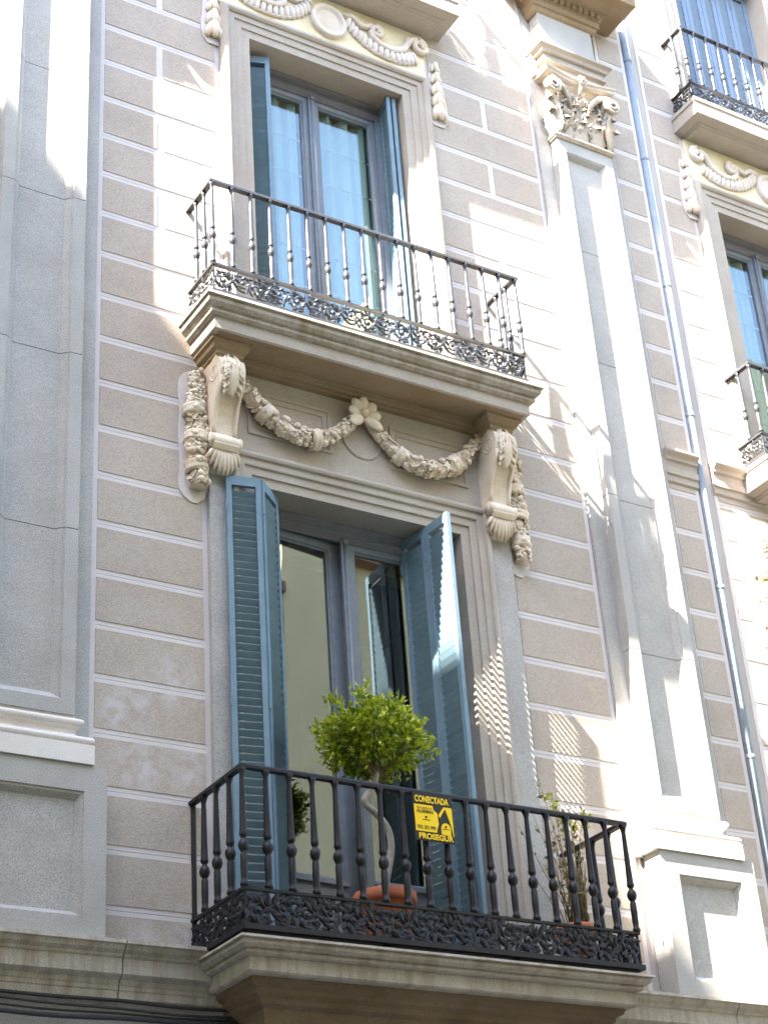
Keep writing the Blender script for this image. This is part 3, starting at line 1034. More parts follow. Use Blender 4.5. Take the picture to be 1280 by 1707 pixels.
# stepped corbelling under the lower balcony
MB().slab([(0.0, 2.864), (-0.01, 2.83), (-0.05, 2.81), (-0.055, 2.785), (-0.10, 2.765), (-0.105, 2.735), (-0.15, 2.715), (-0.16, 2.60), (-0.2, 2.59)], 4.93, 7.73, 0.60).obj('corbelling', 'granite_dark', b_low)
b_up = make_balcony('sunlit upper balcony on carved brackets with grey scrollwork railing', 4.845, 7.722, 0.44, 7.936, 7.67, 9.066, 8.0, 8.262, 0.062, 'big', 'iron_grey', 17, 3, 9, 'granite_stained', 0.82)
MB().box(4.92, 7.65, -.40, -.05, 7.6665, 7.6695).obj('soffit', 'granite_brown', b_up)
b_3c = make_balcony('balcony cut off by the top edge above the yellow frieze', 5.12, 7.445, 0.328, 12.235, 11.98, 13.27, 12.25, 12.505, 0.042, 'small', 'iron_grey', 14, 2, 7, 'granite_frame', 0.8)
b_3r = make_balcony('balcony in front of the closed pale shutters, top right', 5.12 + DX, 7.445 + DX, 0.328, 12.235, 11.98, 13.27, 12.25, 12.505, 0.042, 'small', 'iron_grey', 14, 2, 7, 'granite_frame', 0.85)
b_2r = make_balcony('small sunlit balcony cut off by the right edge', 10.375, 12.67, 0.33, 8.03, 7.74, 9.062, 8.07, 8.30, 0.03, 'small', 'iron_grey', 14, 2, 7, 'granite_frame', 0.82)

# ------------------------------------------------------------------ carved consoles under the upper balcony


def make_console(label, xa, xb):
    t = thing('console_bracket', label, 'bracket', (0, 0, 0), 'carved brackets under the upper balcony')
    P_ = [(0.049, 7.535), (0.27, 7.535), (0.305, 7.51), (0.325, 7.46), (0.33, 7.40), (0.318, 7.34), (0.29, 7.28), (0.25, 7.225), (0.212, 7.16), (0.182, 7.08), (0.162, 7.0), (0.152, 6.945), (0.165, 6.925),
          (0.192, 6.905), (0.205, 6.87), (0.20, 6.83), (0.178, 6.80), (0.14, 6.79), (0.12, 6.76), (0.10, 6.70), (0.049, 6.66)]
    m = MB()
    loops = [[(x, -d, z) for d, z in P_] for x in (xa, xb)]
    m.loops(loops, closed=True, cap=True)
    m.obj('body', 'limestone', t)
    # raised edge fillets along the front
    for x in (xa + .018, xb - .018):
        MB().tube([(x, -d - .004, z) for d, z in P_[5:12]], .017, 6).obj('fillet', 'limestone', t)
    # scroll eyes on both cheeks
    for x, s in ((xa, -1), (xb, 1)):
        v = MB()
        spiral(v, (x - s * .004, -.225, 7.42), .075, .015, 1.9, .011, start=0, plane='yz', dirn=-1, n=26)
        v.obj('cheek_scroll', 'limestone', t)
        v = MB()
        spiral(v, (x - s * .002, -.135, 6.86), .055, .012, 1.7, .012, start=math.pi, plane='yz', dirn=1, n=22)
        v.obj('cheek_scroll', 'limestone', t)
    xc = (xa + xb) / 2
    w = xb - xa
    # acanthus leaf over the upper bulge, hanging down
    up = MB()
    DP = [0.262, 0.312, 0.332, 0.338, 0.33, 0.312, 0.288, 0.262]
    ZP = [7.53, 7.49, 7.445, 7.39, 7.335, 7.285, 7.24, 7.205]
    lp = []
    for i in range(8):
        ww = w * (.16, .20, .235, .26, .27, .25, .20, .09)[i]
        lp.append([(xc + ww * q, -DP[i] - .030 * math.sqrt(max(0, 1 - q * q)), ZP[i]) for q in (-1, -.75, -.4, 0, .4, .75, 1)])
    up.loops(lp, smooth=True)
    for q in (-.5, 0, .5):
        up.tube([(xc + q * w * .3, -DP[i] - .026, ZP[i]) for i in range(4)], [.010, .012, .012, .005], 5)
    for sgn in (-1, 1):
        for i in range(11):
            v = i / 10
            k = min(6, int(v * 6.5))
            c = Vector((xc + sgn * w * (.25 + .07 * math.sin(v * 3.1)), -DP[k] - .012, ZP[k] - .005))
            d = Vector((sgn * (.28 + .2 * (i % 2)), -.1, -.9)).normalized()
            c.z = lerp(7.51, 7.24, v)
            c.y = -lerp(DP[k], DP[min(7, k + 1)], .5) - .012
            up.ellipsoid(Matrix.Translation(c) @ rot_to(d), .014, .015, .042, 6, 5)
            up.ellipsoid(Matrix.Translation(c + Vector((-sgn * .020, -.008, .012))) @ rot_to(d), .011, .012, .034, 6, 4)
    up.obj('acanthus_leaf', 'limestone', t)
    # rolled cap at the top and the lower roll
    roll = MB()
    roll.tube([(xa + .002, -.215, 7.545), (xc, -.22, 7.553), (xb - .002, -.215, 7.545)], [.045, .05, .045], 10)
    roll.obj('cap_roll', 'limestone', t)
    roll = MB()
    roll.tube([(xa - .018, -.155, 6.868), (xa + .02, -.158, 6.868), (xb - .02, -.158, 6.868), (xb + .018, -.155, 6.868)], [.058, .05, .05, .058], 10)
    roll.obj('lower_roll', 'limestone', t)
    # fan leaf at the foot
    ft = MB()
    for k in range(9):
        u = (k - 4) / 4
        a = u * 0.62
        L = 0.20 * math.cos(u * 1.05)
        p0 = Vector((xc + u * w * .38, -.145, 6.82))
        p1 = p0 + Vector((math.sin(a) * .10, .03, -L))
        ft.tube([p0, p0.lerp(p1, .4) + Vector((0, -.028, 0)), p0.lerp(p1, .8) + Vector((0, -.02, 0)), p1], [.016, .019, .017, .008], 5)
    ft.obj('foot_leaf', 'limestone', t)
    # impost block carrying the slab
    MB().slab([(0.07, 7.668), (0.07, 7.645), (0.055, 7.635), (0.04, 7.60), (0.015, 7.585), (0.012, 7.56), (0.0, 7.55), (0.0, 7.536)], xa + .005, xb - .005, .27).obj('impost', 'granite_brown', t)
    return t


make_console('carved cream bracket under the left end of the upper balcony', 4.955, 5.160)
make_console('carved cream bracket under the right end of the upper balcony', 7.385, 7.592)

# ------------------------------------------------------------------ garlands of fruit and flowers


def flower_meshes(mat):
    rose = MB()
    rose.ellipsoid(Matrix.Translation((0, -.5, 0)), .30, .34, .30, 7, 5)
    for ring, (rr, dd, sz) in enumerate(((.42, -.42, .34), (.70, -.15, .42))):
        nn = 5
        for k in range(nn):
            a = 2 * math.pi * (k + .5 * ring) / nn
            M = Matrix.Translation((rr * math.cos(a), dd, rr * math.sin(a))) @ rot_to((math.cos(a), -0.9 + ring * .5, math.sin(a)))
            rose.ellipsoid(M, sz, .13, sz * .95, 6, 4)
    fruit = MB()
    fruit.ellipsoid(Matrix.Identity(4), 1, .95, 1.05, 8, 6)
    leaf = MB()
    lp = []
    for i in range(6):
        v = i / 5
        w = math.sin(math.pi * (0.12 + v * .86)) * .55 * (1 + .18 * math.sin(v * 17))
        y = -.35 * math.sin(math.pi * v * .8)
        lp.append([(-w, y + .18, v * 2 - .6), (-w * .5, y - .02, v * 2 - .6), (0, y + .08, v * 2 - .6), (w * .5, y - .02, v * 2 - .6), (w, y + .18, v * 2 - .6)])
    leaf.loops(lp, smooth=False)
    lp2 = [[(x, y + .10, z) for x, y, z in l_] for l_ in lp]
    leaf.loops(lp2)
    blossom = MB()
    for k in range(5):
        a = 2 * math.pi * k / 5
        M = Matrix.Translation((.55 * math.cos(a), -.1, .55 * math.sin(a))) @ rot_to((math.cos(a), -.35, math.sin(a)))
        blossom.ellipsoid(M, .36, .14, .48, 6, 4)
    blossom.ellipsoid(Matrix.Translation((0, -.25, 0)), .26, .26, .26, 6, 4)
    return {'rose': rose.mesh('rose', mat), 'fruit': fruit.mesh('fruit', mat), 'leaf': leaf.mesh('leaf', mat), 'blossom': blossom.mesh('blossom', mat)}


FM = flower_meshes('limestone')


def garland(name, label, cat, pts, rad, group, n, seed, bands=()):
    """a thick body along pts with flowers, fruit and leaves packed on its face"""
    r = random.Random(seed)
    t = thing(name, label, cat, (0, 0, 0), group)
    pts = [Vector(p) for p in pts]
    # resample
    ln = [0]
    for a, b in zip(pts[:-1], pts[1:]):
        ln.append(ln[-1] + (b - a).length)

    def at(u):
        s = u * ln[-1]
        for i in range(len(pts) - 1):
            if s <= ln[i + 1] or i == len(pts) - 2:
                return pts[i].lerp(pts[i + 1], (s - ln[i]) / (ln[i + 1] - ln[i]))
    N = 26
    body = [at(i / N) for i in range(N + 1)]
    rr = [rad(i / N) * (0.62 + 0.10 * math.sin(i * 2.1 + seed)) for i in range(N + 1)]
    MB().tube(body, rr, 8).obj('festoon', 'limestone', t)
    for i in range(n):
        u = (i + r.uniform(.1, .9)) / n
        c = at(u)
        tdir = (at(min(1, u + .02)) - at(max(0, u - .02))).normalized()
        nrm = tdir.cross(Vector((0, -1, 0))).normalized()
        R = rad(u)
        for a in (r.uniform(-1.4, -.85), r.uniform(-.75, -.05), r.uniform(.05, .75), r.uniform(.85, 1.4)):
            k = r.choices(('rose', 'fruit', 'leaf', 'blossom'), (2.2, 3, 3.5, 2.2))[0]
            off = nrm * math.sin(a) + Vector((0, -1, 0)) * math.cos(a)
            p = c + off * R * .78 + tdir * r.uniform(-.02, .02)
            sz = R * {'rose': .42, 'fruit': .25, 'leaf': .50, 'blossom': .38}[k] * r.uniform(.8, 1.2)
            M = rot_to(off, (0, 0, 1)) @ Matrix.Rotation(r.uniform(0, 6.28), 4, 'Z') @ Matrix.Rotation(math.pi / 2, 4, 'X')
            o = link(k, FM[k], t, p, (0, 0, 0), (sz, sz, sz))
            o.rotation_euler = M.to_euler()
    for u in bands:
        c = at(u)
        tdir = (at(min(1, u + .03)) - at(max(0, u - .03))).normalized()
        M = Matrix.Translation(c) @ rot_to(tdir)
        m = MB()
        R = rad(u) * 0.95
        m.loops([[M @ Vector((q * R * math.cos(2 * math.pi * j / 14), q * R * math.sin(2 * math.pi * j / 14), z)) for j in range(14)] for q, z in ((.8, -.045), (1.0, -.035), (.93, -.015), (.93, .015), (1.0, .035), (.8, .045))], closed=True, smooth=True)
        m.obj('ribbon', 'limestone', t)
    return t


def swag(p0, p1, sag, y=-0.10, n=14):
    out = []
    for i in range(n + 1):
        u = i / n
        out.append((lerp(p0[0], p1[0], u), y - .02 * math.sin(math.pi * u), lerp(p0[1], p1[1], u) - sag * 4 * u * (1 - u)))
    return out


garland('flower_garland', 'left swag of the carved flower garland above the lower window', 'garland', swag((5.175, 7.56), (6.23, 7.44), .385, -.095), lambda u: .052 + .046 * math.sin(math.pi * min(1, max(0, u)) ** .9), 'carved garlands over the lower window', 24, 3, (.30, .62))
garland('flower_garland', 'right swag of the carved flower garland above the lower window', 'garland', swag((6.33, 7.44), (7.40, 7.56), .385, -.095), lambda u: .052 + .046 * math.sin(math.pi * min(1, max(0, u)) ** 1.1), 'carved garlands over the lower window', 24, 8, (.28, .66))
# bow / flower knot between the swags
kn = thing('garland_knot', 'carved five-petalled knot joining the two garland swags', 'knot')
for k in range(7):
    a = math.pi / 2 + (k - 3) * 0.78
    L = .135 if k not in (0, 6) else .18
    m = MB()
    d = Vector((math.cos(a), -.30, math.sin(a))).normalized()
    M = Matrix.Translation(Vector((6.29, -.105, 7.475)) + d * L * .55) @ rot_to(d)
    m.ellipsoid(M, .056, .028, L * .58, 8, 6)
    m.obj('petal', 'limestone', kn)
m = MB()
m.ellipsoid(Matrix.Translation((6.29, -.14, 7.475)), .035, .035, .035, 8, 6)
m.obj('boss', 'limestone', kn)


def flower_pendant(label, xc, ztop, zbot, seed):
    r = random.Random(seed)
    pts = [(xc + .012 * math.sin(i * 1.3), -.06, lerp(ztop, zbot, i / 12)) for i in range(13)]
    t = garland('flower_pendant', label, 'garland', pts, lambda u: .104 - .03 * abs(u - .6), 'carved flower drops beside the lower window', 20, seed, (.33, .58, .82))
    out = []
    n = 26
    for s in (1, -1):
        for i in range(n + 1):
            u = i / n if s > 0 else 1 - i / n
            z = lerp(ztop + .06, zbot - .10, u)
            w = 0.112 + 0.007 * math.sin(u * 17 + s)
            if u < .12:
                w *= math.sqrt(max(0.05, 1 - (1 - u / .12) ** 2))
            if u > .88:
                w *= math.sqrt(max(0.05, 1 - ((u - .88) / .12) ** 2))
            out.append((xc + s * w, z))
    MB().prism(out, -.016, .004).obj('backing', 'joint_paint', t)
    return t


flower_pendant('flower drop left of the blue shutters beneath the upper balcony', 4.878, 7.47, 6.50, 21)
flower_pendant('flower drop right of the lower window beside the shaded wall', 7.715, 7.47, 6.50, 22)
flower_pendant('flower drop cut off by the right edge of the picture', 10.345, 7.30, 6.33, 23)

# ------------------------------------------------------------------ french windows


def french_window(label, x0, x1, z0, z1, y, mid, panes, kick, lint, glass, group, muntins=(), ajar=0.0):
    t = thing('french_window', label, 'window', (0, 0, 0), group)
    fr = MB()
    fr.box(x0, x1, y - .02, y + .06, z1 - lint, z1)                      # lintel board
    fr.box(x0, panes[0][0] - .055, y - .03, y + .06, z0, z1 - lint - .001)
    fr.box(panes[1][1] + .055, x1, y - .03, y + .06, z0, z1 - lint - .001)
    fr.obj('frame', 'frame_blue', t)
    md = MB()
    md.extr_x([(y - .02, z1 - lint + .03), (y - .05, z1 - lint + .03), (y - .055, z1 - lint + .01), (y - .035, z1 - lint - .005), (y - .02, z1 - lint - .02)], x0, x1)
    md.extr_x([(y - .02, z1 - .002), (y - .06, z1 - .002), (y - .06, z1 - .02), (y - .035, z1 - .045), (y - .02, z1 - .06)], x0, x1)
    md.obj('transom_moulding', 'frame_dark', t)
    for k, (a, b) in enumerate(panes):
        zt = z1 - lint - .085
        s = MB()
        oa, ob = (a - .052, mid - .004) if k == 0 else (mid + .004, b + .052)
        s.loops([[(oa, y + .05, z0 + .02), (oa, y + .05, z1 - lint - .008), (ob, y + .05, z1 - lint - .008), (ob, y + .05, z0 + .02)],
                 [(oa, y - .012, z0 + .02), (oa, y - .012, z1 - lint - .008), (ob, y - .012, z1 - lint - .008), (ob, y - .012, z0 + .02)],
                 [(a - .018, y - .012, kick - .018), (a - .018, y - .012, zt + .018), (b + .018, y - .012, zt + .018), (b + .018, y - .012, kick - .018)],
                 [(a - .006, y + .006, kick - .006), (a - .006, y + .006, zt + .006), (b + .006, y + .006, zt + .006), (b + .006, y + .006, kick - .006)],
                 [(a, y + .008, kick), (a, y + .008, zt), (b, y + .008, zt), (b, y + .008, kick)],
                 [(a, y + .05, kick), (a, y + .05, zt), (b, y + .05, zt), (b, y + .05, kick)]], closed=True)
        # raised kick panel
        s.box(a + .03, b - .03, y - .022, y - .012, z0 + .10, kick - .09)
        s.box(a - .02, b + .02, y - .05, y - .012, kick - .065, kick - .035)
        sash = s.obj('sash', 'frame_blue', t)
        if ajar and k == 0:                       # left leaf standing slightly open into the room
            h = Vector((oa, y + .02, 0))
            sash.rotation_euler = (0, 0, ajar)
            sash.location = h - Matrix.Rotation(ajar, 3, 'Z') @ h
        MB().box(a, b, y + .022, y + .028, kick, zt).obj('pane', glass, sash)
        for zm in muntins:
            MB().box(a, b, y + .030, y + .038, zm - .0045, zm + .0045).obj('glazing_bar', 'joint_paint', sash)
    # meeting stiles
    st = MB()
    if ajar:
        st.box(mid - .034, mid + .03, y + .051, y + .19, z0 + .03, z1 - lint - .012)
    st.box(mid - .032, mid + .032, y - .04, y - .013, z0 + .03, z1 - lint - .012)
    st.tube([(mid, y - .042, z0 + .03), (mid, y - .042, z1 - lint - .02)], .014, 8)
    st.obj('meeting_stile', 'frame_blue', t)
    MB().box(mid - .018, mid + .022, y - .06, y - .035, z1 - lint - .045, z1 - lint - .01).obj('bolt', 'frame_dark', t)
    # the unlit room behind
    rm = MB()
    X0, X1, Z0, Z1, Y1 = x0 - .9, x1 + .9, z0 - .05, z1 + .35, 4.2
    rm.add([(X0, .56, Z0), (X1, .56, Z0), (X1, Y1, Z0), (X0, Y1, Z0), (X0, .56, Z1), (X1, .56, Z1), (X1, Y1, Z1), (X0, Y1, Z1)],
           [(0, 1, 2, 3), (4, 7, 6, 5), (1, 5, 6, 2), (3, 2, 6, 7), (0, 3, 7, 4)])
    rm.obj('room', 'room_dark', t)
    return t


fw = french_window('lower french window behind the potted tree, reflecting the house opposite', 5.405, 7.173, 3.07, 6.66, .27, 6.263, ((5.60, 6.148), (6.375, 6.96)), 3.87, .125, 'glass', 'french windows', (), math.radians(5))
fu = french_window('upper french window with white curtains behind the sunlit railing', 5.45, 7.005, 7.93, 11.142, .27, 6.20, ((5.61, 6.108), (6.293, 6.80)), 8.55, .14, 'glass_curtained', 'french windows', (10.50, 10.10, 9.70, 9.31, 8.92))
fr_ = french_window('french window with blue reflections at the right edge', 5.45 + DX, 7.005 + DX, 7.93, 11.142, .27, 6.20 + DX - .05, ((5.61 + DX, 6.07 + DX), (6.24 + DX, 6.80 + DX)), 8.55, .14, 'glass_curtained', 'french windows', (10.50, 10.10, 9.70, 9.31, 8.92))


def curtain(parent, x0, x1, z0, z1, y, seed):
    r = random.Random(seed)
    n = 60
    ph = [r.uniform(0, 6.28) for _ in range(4)]
    a, b = [], []
    for i in range(n + 1):
        u = i / n
        yy = y + .032 * math.sin(u * 19 + ph[0]) + .012 * math.sin(u * 47 + ph[1])
        a.append((lerp(x0, x1, u), yy, z0))
        b.append((lerp(x0, x1, u), yy + .01 * math.sin(u * 20 + ph[2]), z1))
    MB().loops([a, b], smooth=True).obj('curtain', 'curtain', parent)


curtain(fu, 5.60, 6.12, 7.95, 10.93, .355, 1)
curtain(fu, 6.28, 6.81, 7.95, 10.93, .355, 2)
curtain(fr_, 5.60 + DX, 6.10 + DX, 7.95, 10.93, .355, 3)
curtain(fr_, 6.22 + DX, 6.81 + DX, 7.95, 10.93, .355, 6)

# ------------------------------------------------------------------ louvred shutters


def slat_mesh(w, mat, tilt):
    m = MB()
    M = Matrix.Rotation(tilt, 4, 'X')
    m.obox(M, w, .046, .010)
    return m.mesh('slat', mat)


def shutter_leaf(t, pa, pb, z0, z1, mat, tilt, pitch=.058, mids=(), st=.042):
    """one leaf from plan point pa to pb"""
    pa, pb = Vector(pa), Vector(pb)
    w = (pb - pa).length
    ang = math.atan2(pb.y - pa.y, pb.x - pa.x)
    th = .034
    m = MB()
    m.box(0.002, st, -th / 2, th / 2, z0, z1)
    m.box(w - st, w - .002, -th / 2, th / 2, z0, z1)
    rails = [(z0, z0 + .11), (z1 - .075, z1)] + [(lerp(z0, z1, u) - .035, lerp(z0, z1, u) + .035) for u in mids]
    for a, b in rails:
        m.box(st, w - st, -th / 2 + .001, th / 2 - .001, a, b)
    # narrow bead along each stile, hinges on the edge
    for zz in (z0 + .25, lerp(z0, z1, .5), z1 - .25):
        m.box(-.006, .004, -.028, -.012, zz - .045, zz + .045)
    leaf = m.obj('leaf', mat, t)
    leaf.location = (pa.x, pa.y, 0)
    leaf.rotation_euler = (0, 0, ang)
    sm = slat_mesh(w - 2 * st + .006, mat, tilt)
    z = z0 + .11 + pitch * .55
    while z < z1 - .09:
        if all(not (a - .02 < z < b + .02) for a, b in rails):
            link('slat', sm, leaf, (w / 2, 0, z), (rnd.uniform(-.03, .03), 0, 0))
        z += pitch
    return leaf


sh = thing('window_shutter', 'blue folding shutter swung out left of the lower window', 'shutter', (0, 0, 0), 'louvred shutters')
shutter_leaf(sh, (5.095, -.085), (5.352, -.140), 3.11, 6.640, 'shutter_blue', math.radians(-54))
shutter_leaf(sh, (5.352, -.140), (5.590, .065), 3.11, 6.640, 'shutter_blue', math.radians(-54))
sh = thing('window_shutter', 'blue folding shutter right of the lower window, its edge blazing in sunlight', 'shutter', (0, 0, 0), 'louvred shutters')
shutter_leaf(sh, (6.800, .252), (6.850, -.018), 3.11, 6.640, 'shutter_blue', math.radians(-69))
shutter_leaf(sh, (6.850, -.018), (6.868, -.315), 3.11, 6.640, 'shutter_blue', math.radians(-69))
sh = thing('window_shutter', 'blue shutter folded against the left side of the upper window', 'shutter', (0, 0, 0), 'louvred shutters')
shutter_leaf(sh, (5.47, .150), (5.700, .072), 7.96, 11.095, 'shutter_blue', math.radians(-54))
shutter_leaf(sh, (5.475, .190), (5.700, .118), 7.96, 11.095, 'shutter_blue', math.radians(-54))
sh = thing('window_shutter', 'two shutter leaves folded flat against the right side of the upper window', 'shutter', (0, 0, 0), 'louvred shutters')
shutter_leaf(sh, (6.925, .235), (6.882, .030), 7.96, 11.12, 'shutter_blue', math.radians(-69))
shutter_leaf(sh, (6.975, .235), (6.940, .030), 7.96, 11.12, 'shutter_blue', math.radians(-69))
sh = thing('window_shutter', 'thin edge of a blue shutter in the window at the right edge', 'shutter', (0, 0, 0), 'louvred shutters')
shutter_leaf(sh, (5.49 + DX, .225), (5.46 + DX, .020), 7.96, 11.10, 'shutter_blue', math.radians(-54))
# closed pale shutters, top right
sh = thing('window_shutter', 'closed pale blue shutters in five louvred columns, top right', 'shutter', (0, 0, 0), 'louvred shutters')
cols = [(10.72, 11.09), (11.092, 11.33), (11.332, 11.558), (11.56, 11.79), (11.792, 12.055)]
for a, b in cols:
    shutter_leaf(sh, (a, .22), (b, .22), 12.26, 14.9, 'shutter_pale', math.radians(-66), .062, (), .06)
MB().box(10.69, 12.06, .26, .28, 12.24, 14.95).obj('backing_board', 'frame_dark', sh)

# ------------------------------------------------------------------ drainpipe and cables
dp = thing('drainpipe', 'blue-grey metal drainpipe running down the facade right of the pilaster', 'drainpipe')
MB().tube([(9.856, .004, 2.2), (9.856, .004, 7.6), (9.856, .004, 14.2)], .042, 16).obj('pipe', 'zinc', dp)
for z in (3.6, 5.2, 6.75, 8.5, 9.95, 11.5, 12.8):
    MB().lathe([(.042, -.02), (.046, -.018), (.046, .018), (.042, .02)], 16, (9.856, .004, z)).obj('clip', 'zinc', dp)

for i, (z, rr, sagg, lab) in enumerate(((2.790, .011, .012, 'topmost black cable'), (2.748, .008, .02, 'second thin black cable'), (2.722, .007, .01, 'third thin black cable'), (2.690, .014, .015, 'lowest thick black cable'))):
    pts = []
    for k in range(60):
        x = lerp(XA, 9.4, k / 59)
        pts.append((x, -.105 - .012 * (i % 2), z - .008 + sagg * math.sin(x * 2.1 + i) * .6 + .004 * math.sin(x * 7.7)))
    m = MB().tube(pts, rr, 6).obj('cable', 'cable_black')
    tag(m, lab + ' strung below the cornice, bottom left', 'cable', 'cables under the cornice')

# ------------------------------------------------------------------ alarm sign on the railing
sg = thing('alarm_sign', 'yellow and black alarm company sign hung on the lower railing', 'sign', (6.053, -.762, 3.79))
SW, SH = .308, .318
MB().box(0, SW, -.003, .003, 0, SH).obj('board', 'sign_black', sg)
yel = [(0.008, .062), (0.006, .243), (.150, .243), (.153, .215), (.182, .195), (.186, .12), (.172, .085), (.168, .062)]
MB().prism(yel, -.0055, -.003).obj('panel', 'sign_yellow', sg)
MB().prism([(.190, .185), (.235, .245), (.243, .232), (.200, .168)], -.0055, -.003).obj('arch_mark', 'sign_yellow', sg)
MB().prism([(.2365, .2445), (.296, .245), (.300, .05), (.296, .05), (.285, .12), (.246, .231)], -.0055, -.003).obj('arch_mark', 'sign_yellow', sg)
dome = [(.205, .058), (.205, .098)] + [(.205 + .037 * (1 - math.cos(math.pi * k / 10)), .098 + .038 * math.sin(math.pi * k / 10)) for k in range(1, 10)] + [(.279, .098), (.276, .050)]
MB().prism(dome, -.0055, -.003).obj('dome_mark', 'sign_yellow', sg)
for cx, cz, q in ((.092, .155, 1.0), (.240, .105, .9)):
    m = MB()
    m.prism([(cx - .008 * q, cz + .010 * q), (cx - .004 * q, cz + .013 * q), (cx + .004 * q, cz + .013 * q), (cx + .008 * q, cz + .010 * q), (cx + .007 * q, cz), (cx, cz - .006 * q), (cx - .007 * q, cz)], -.0072, -.0055)
    m.box(cx - .028 * q, cx + .028 * q, -.0072, -.0055, cz - .016 * q, cz - .012 * q)
    m.obj('crest', 'sign_black', sg)


def text(body, x, z, w, h, mat, bold=0.0):
    cu = bpy.data.curves.new('lettering', 'FONT')
    cu.body = body
    cu.size = 1.0
    cu.offset = bold
    cu.extrude = .0
    tmp = bpy.data.objects.new('lettering', cu)
    COL.objects.link(tmp)
    bpy.context.view_layer.update()
    me = bpy.data.meshes.new_from_object(tmp.evaluated_get(bpy.context.evaluated_depsgraph_get()))
    bpy.data.objects.remove(tmp)
    xs_ = [v.co.x for v in me.vertices]
    ys_ = [v.co.y for v in me.vertices]
    for v in me.vertices:
        a = (v.co.x - min(xs_)) / (max(xs_) - min(xs_))
        b = (v.co.y - min(ys_)) / (max(ys_) - min(ys_))
        v.co = (x + a * w, 0, z + b * h)
    me.materials.clear()
    me.materials.append(MATS[mat])
    o = link('lettering', me, sg, (0, -.0078, 0))
    return o


text('CONECTADA', .012, .258, .262, .046, 'sign_yellow', .035)
text('PROSEGUR', .026, .010, .266, .040, 'sign_yellow', .035)
text('CON CENTRAL DE', .022, .214, .118, .013, 'sign_black', .01)
text('ALARMAS', .022, .186, .128, .024, 'sign_black', .025)
text('902 202 999', .020, .076, .140, .026, 'sign_black', .012)
m = MB()
for cx in (.02, SW - .02):
    m.tube([(cx, -.002, SH - .012), (cx, .012, SH + .012), (cx, .03, SH + .03)], .002, 5)
m.obj('wire_tie', 'iron', sg)

# ------------------------------------------------------------------ potted tree
pt = thing('potted_tree', 'bushy round-headed green tree with a bent trunk in a terracotta pot', 'tree', (6.0, -.43, 3.063))
MB().lathe([(.10, 0), (.135, .005), (.165, .24), (.178, .37), (.185, .375), (.205, .38), (.21, .405), (.208, .445), (.20, .455), (.188, .45), (.18, .41), (.01, .405)], 26).obj('pot', 'terracotta', pt)
MB().lathe([(.17, .412), (.001, .425)], 20).obj('soil', 'soil', pt)
trunk = [(0.0, 0.0, .40), (.02, 0.0, .55), (.055, .0, .68), (.075, 0, .80), (.055, 0, .91), (-.02, 0, 1.0), (-.10, 0, 1.055), (-.115, -.005, 1.09), (-.085, 0, 1.13), (-.03, 0, 1.20), (.0, 0, 1.30), (.015, 0, 1.42), (.02, 0, 1.55)]


def smooth_path(p, n=4):
    p = [Vector(q) for q in p]
    out = []
    for i in range(len(p) - 1):
        a, b, c, d = p[max(i - 1, 0)], p[i], p[i + 1], p[min(i + 2, len(p) - 1)]
        for k in range(n):
            t_ = k / n
            out.append(0.5 * ((2 * b) + (c - a) * t_ + (2 * a - 5 * b + 4 * c - d) * t_ ** 2 + (3 * b - a - 3 * c + d) * t_ ** 3))
    out.append(p[-1])
    return out


tp = smooth_path(trunk)
MB().tube(tp, [lerp(.027, .019, i / len(tp)) for i in range(len(tp))], 9).obj('trunk', 'bark', pt)
br = MB()
r = random.Random(4)
CC = Vector((.015, 0.02, 1.545))
RX, RY, RZ = .325, .29, .235
tips = []
for k in range(34):
    a, e = r.uniform(0, 6.28), r.uniform(-.45, 1.4)
    d = Vector((math.cos(a) * math.cos(e) * RX, math.sin(a) * math.cos(e) * RY, math.sin(e) * RZ)) * r.uniform(.75, 1.0)
    s0 = Vector((r.uniform(-.02, .03), 0, r.uniform(1.22, 1.42)))
    e0 = CC + d
    mid_ = s0.lerp(e0, .5) + Vector((r.uniform(-.04, .04), r.uniform(-.04, .04), -.02))
    br.tube([s0, mid_, e0], [.007, .004, .002], 5)
    tips.append(e0)
br.obj('branches', 'twig', pt)


def leaf_cloud(n, place, mat, name, parent, size, seed, cup=.25):
    r = random.Random(seed)
    vs, fs = [], []
    for _ in range(n):
        c, outd = place(r)
        d = (outd * .8 + Vector((r.gauss(0, .7), r.gauss(0, .7), r.gauss(.3, .6)))).normalized()
        sd = d.cross(Vector((r.gauss(0, 1), r.gauss(0, 1), r.gauss(0, 1)))).normalized()
        nn = d.cross(sd)
        L = size * r.uniform(.65, 1.25)
        w = L * r.uniform(.44, .58)
        o = len(vs)
        c = Vector(c)
        vs += [c, c + d * L * .4 + sd * w * .5 + nn * w * cup, c + d * L * .45, c + d * L * .4 - sd * w * .5 + nn * w * cup, c + d * L * .98 - nn * L * .08]
        fs += [(o, o + 1, o + 2), (o, o + 2, o + 3), (o + 1, o + 4, o + 2), (o + 2, o + 4, o + 3)]
    me = bpy.data.meshes.new(name)
    me.from_pydata([tuple(v) for v in vs], [], fs)
    me.materials.append(MATS[mat])
    return link(name, me, parent)


rc = random.Random(12)
clumps = []
for _ in range(190):
    a, e = rc.uniform(0, 6.28), math.asin(rc.uniform(-.95, 1))
    q = rc.uniform(.5, 1.02) * (1 + .10 * math.sin(a * 3 + 1) + .06 * math.sin(e * 5))
    u = Vector((math.cos(a) * math.cos(e), math.sin(a) * math.cos(e), math.sin(e)))
    clumps.append((CC + Vector((u.x * RX, u.y * RY, u.z * RZ)) * q, u))
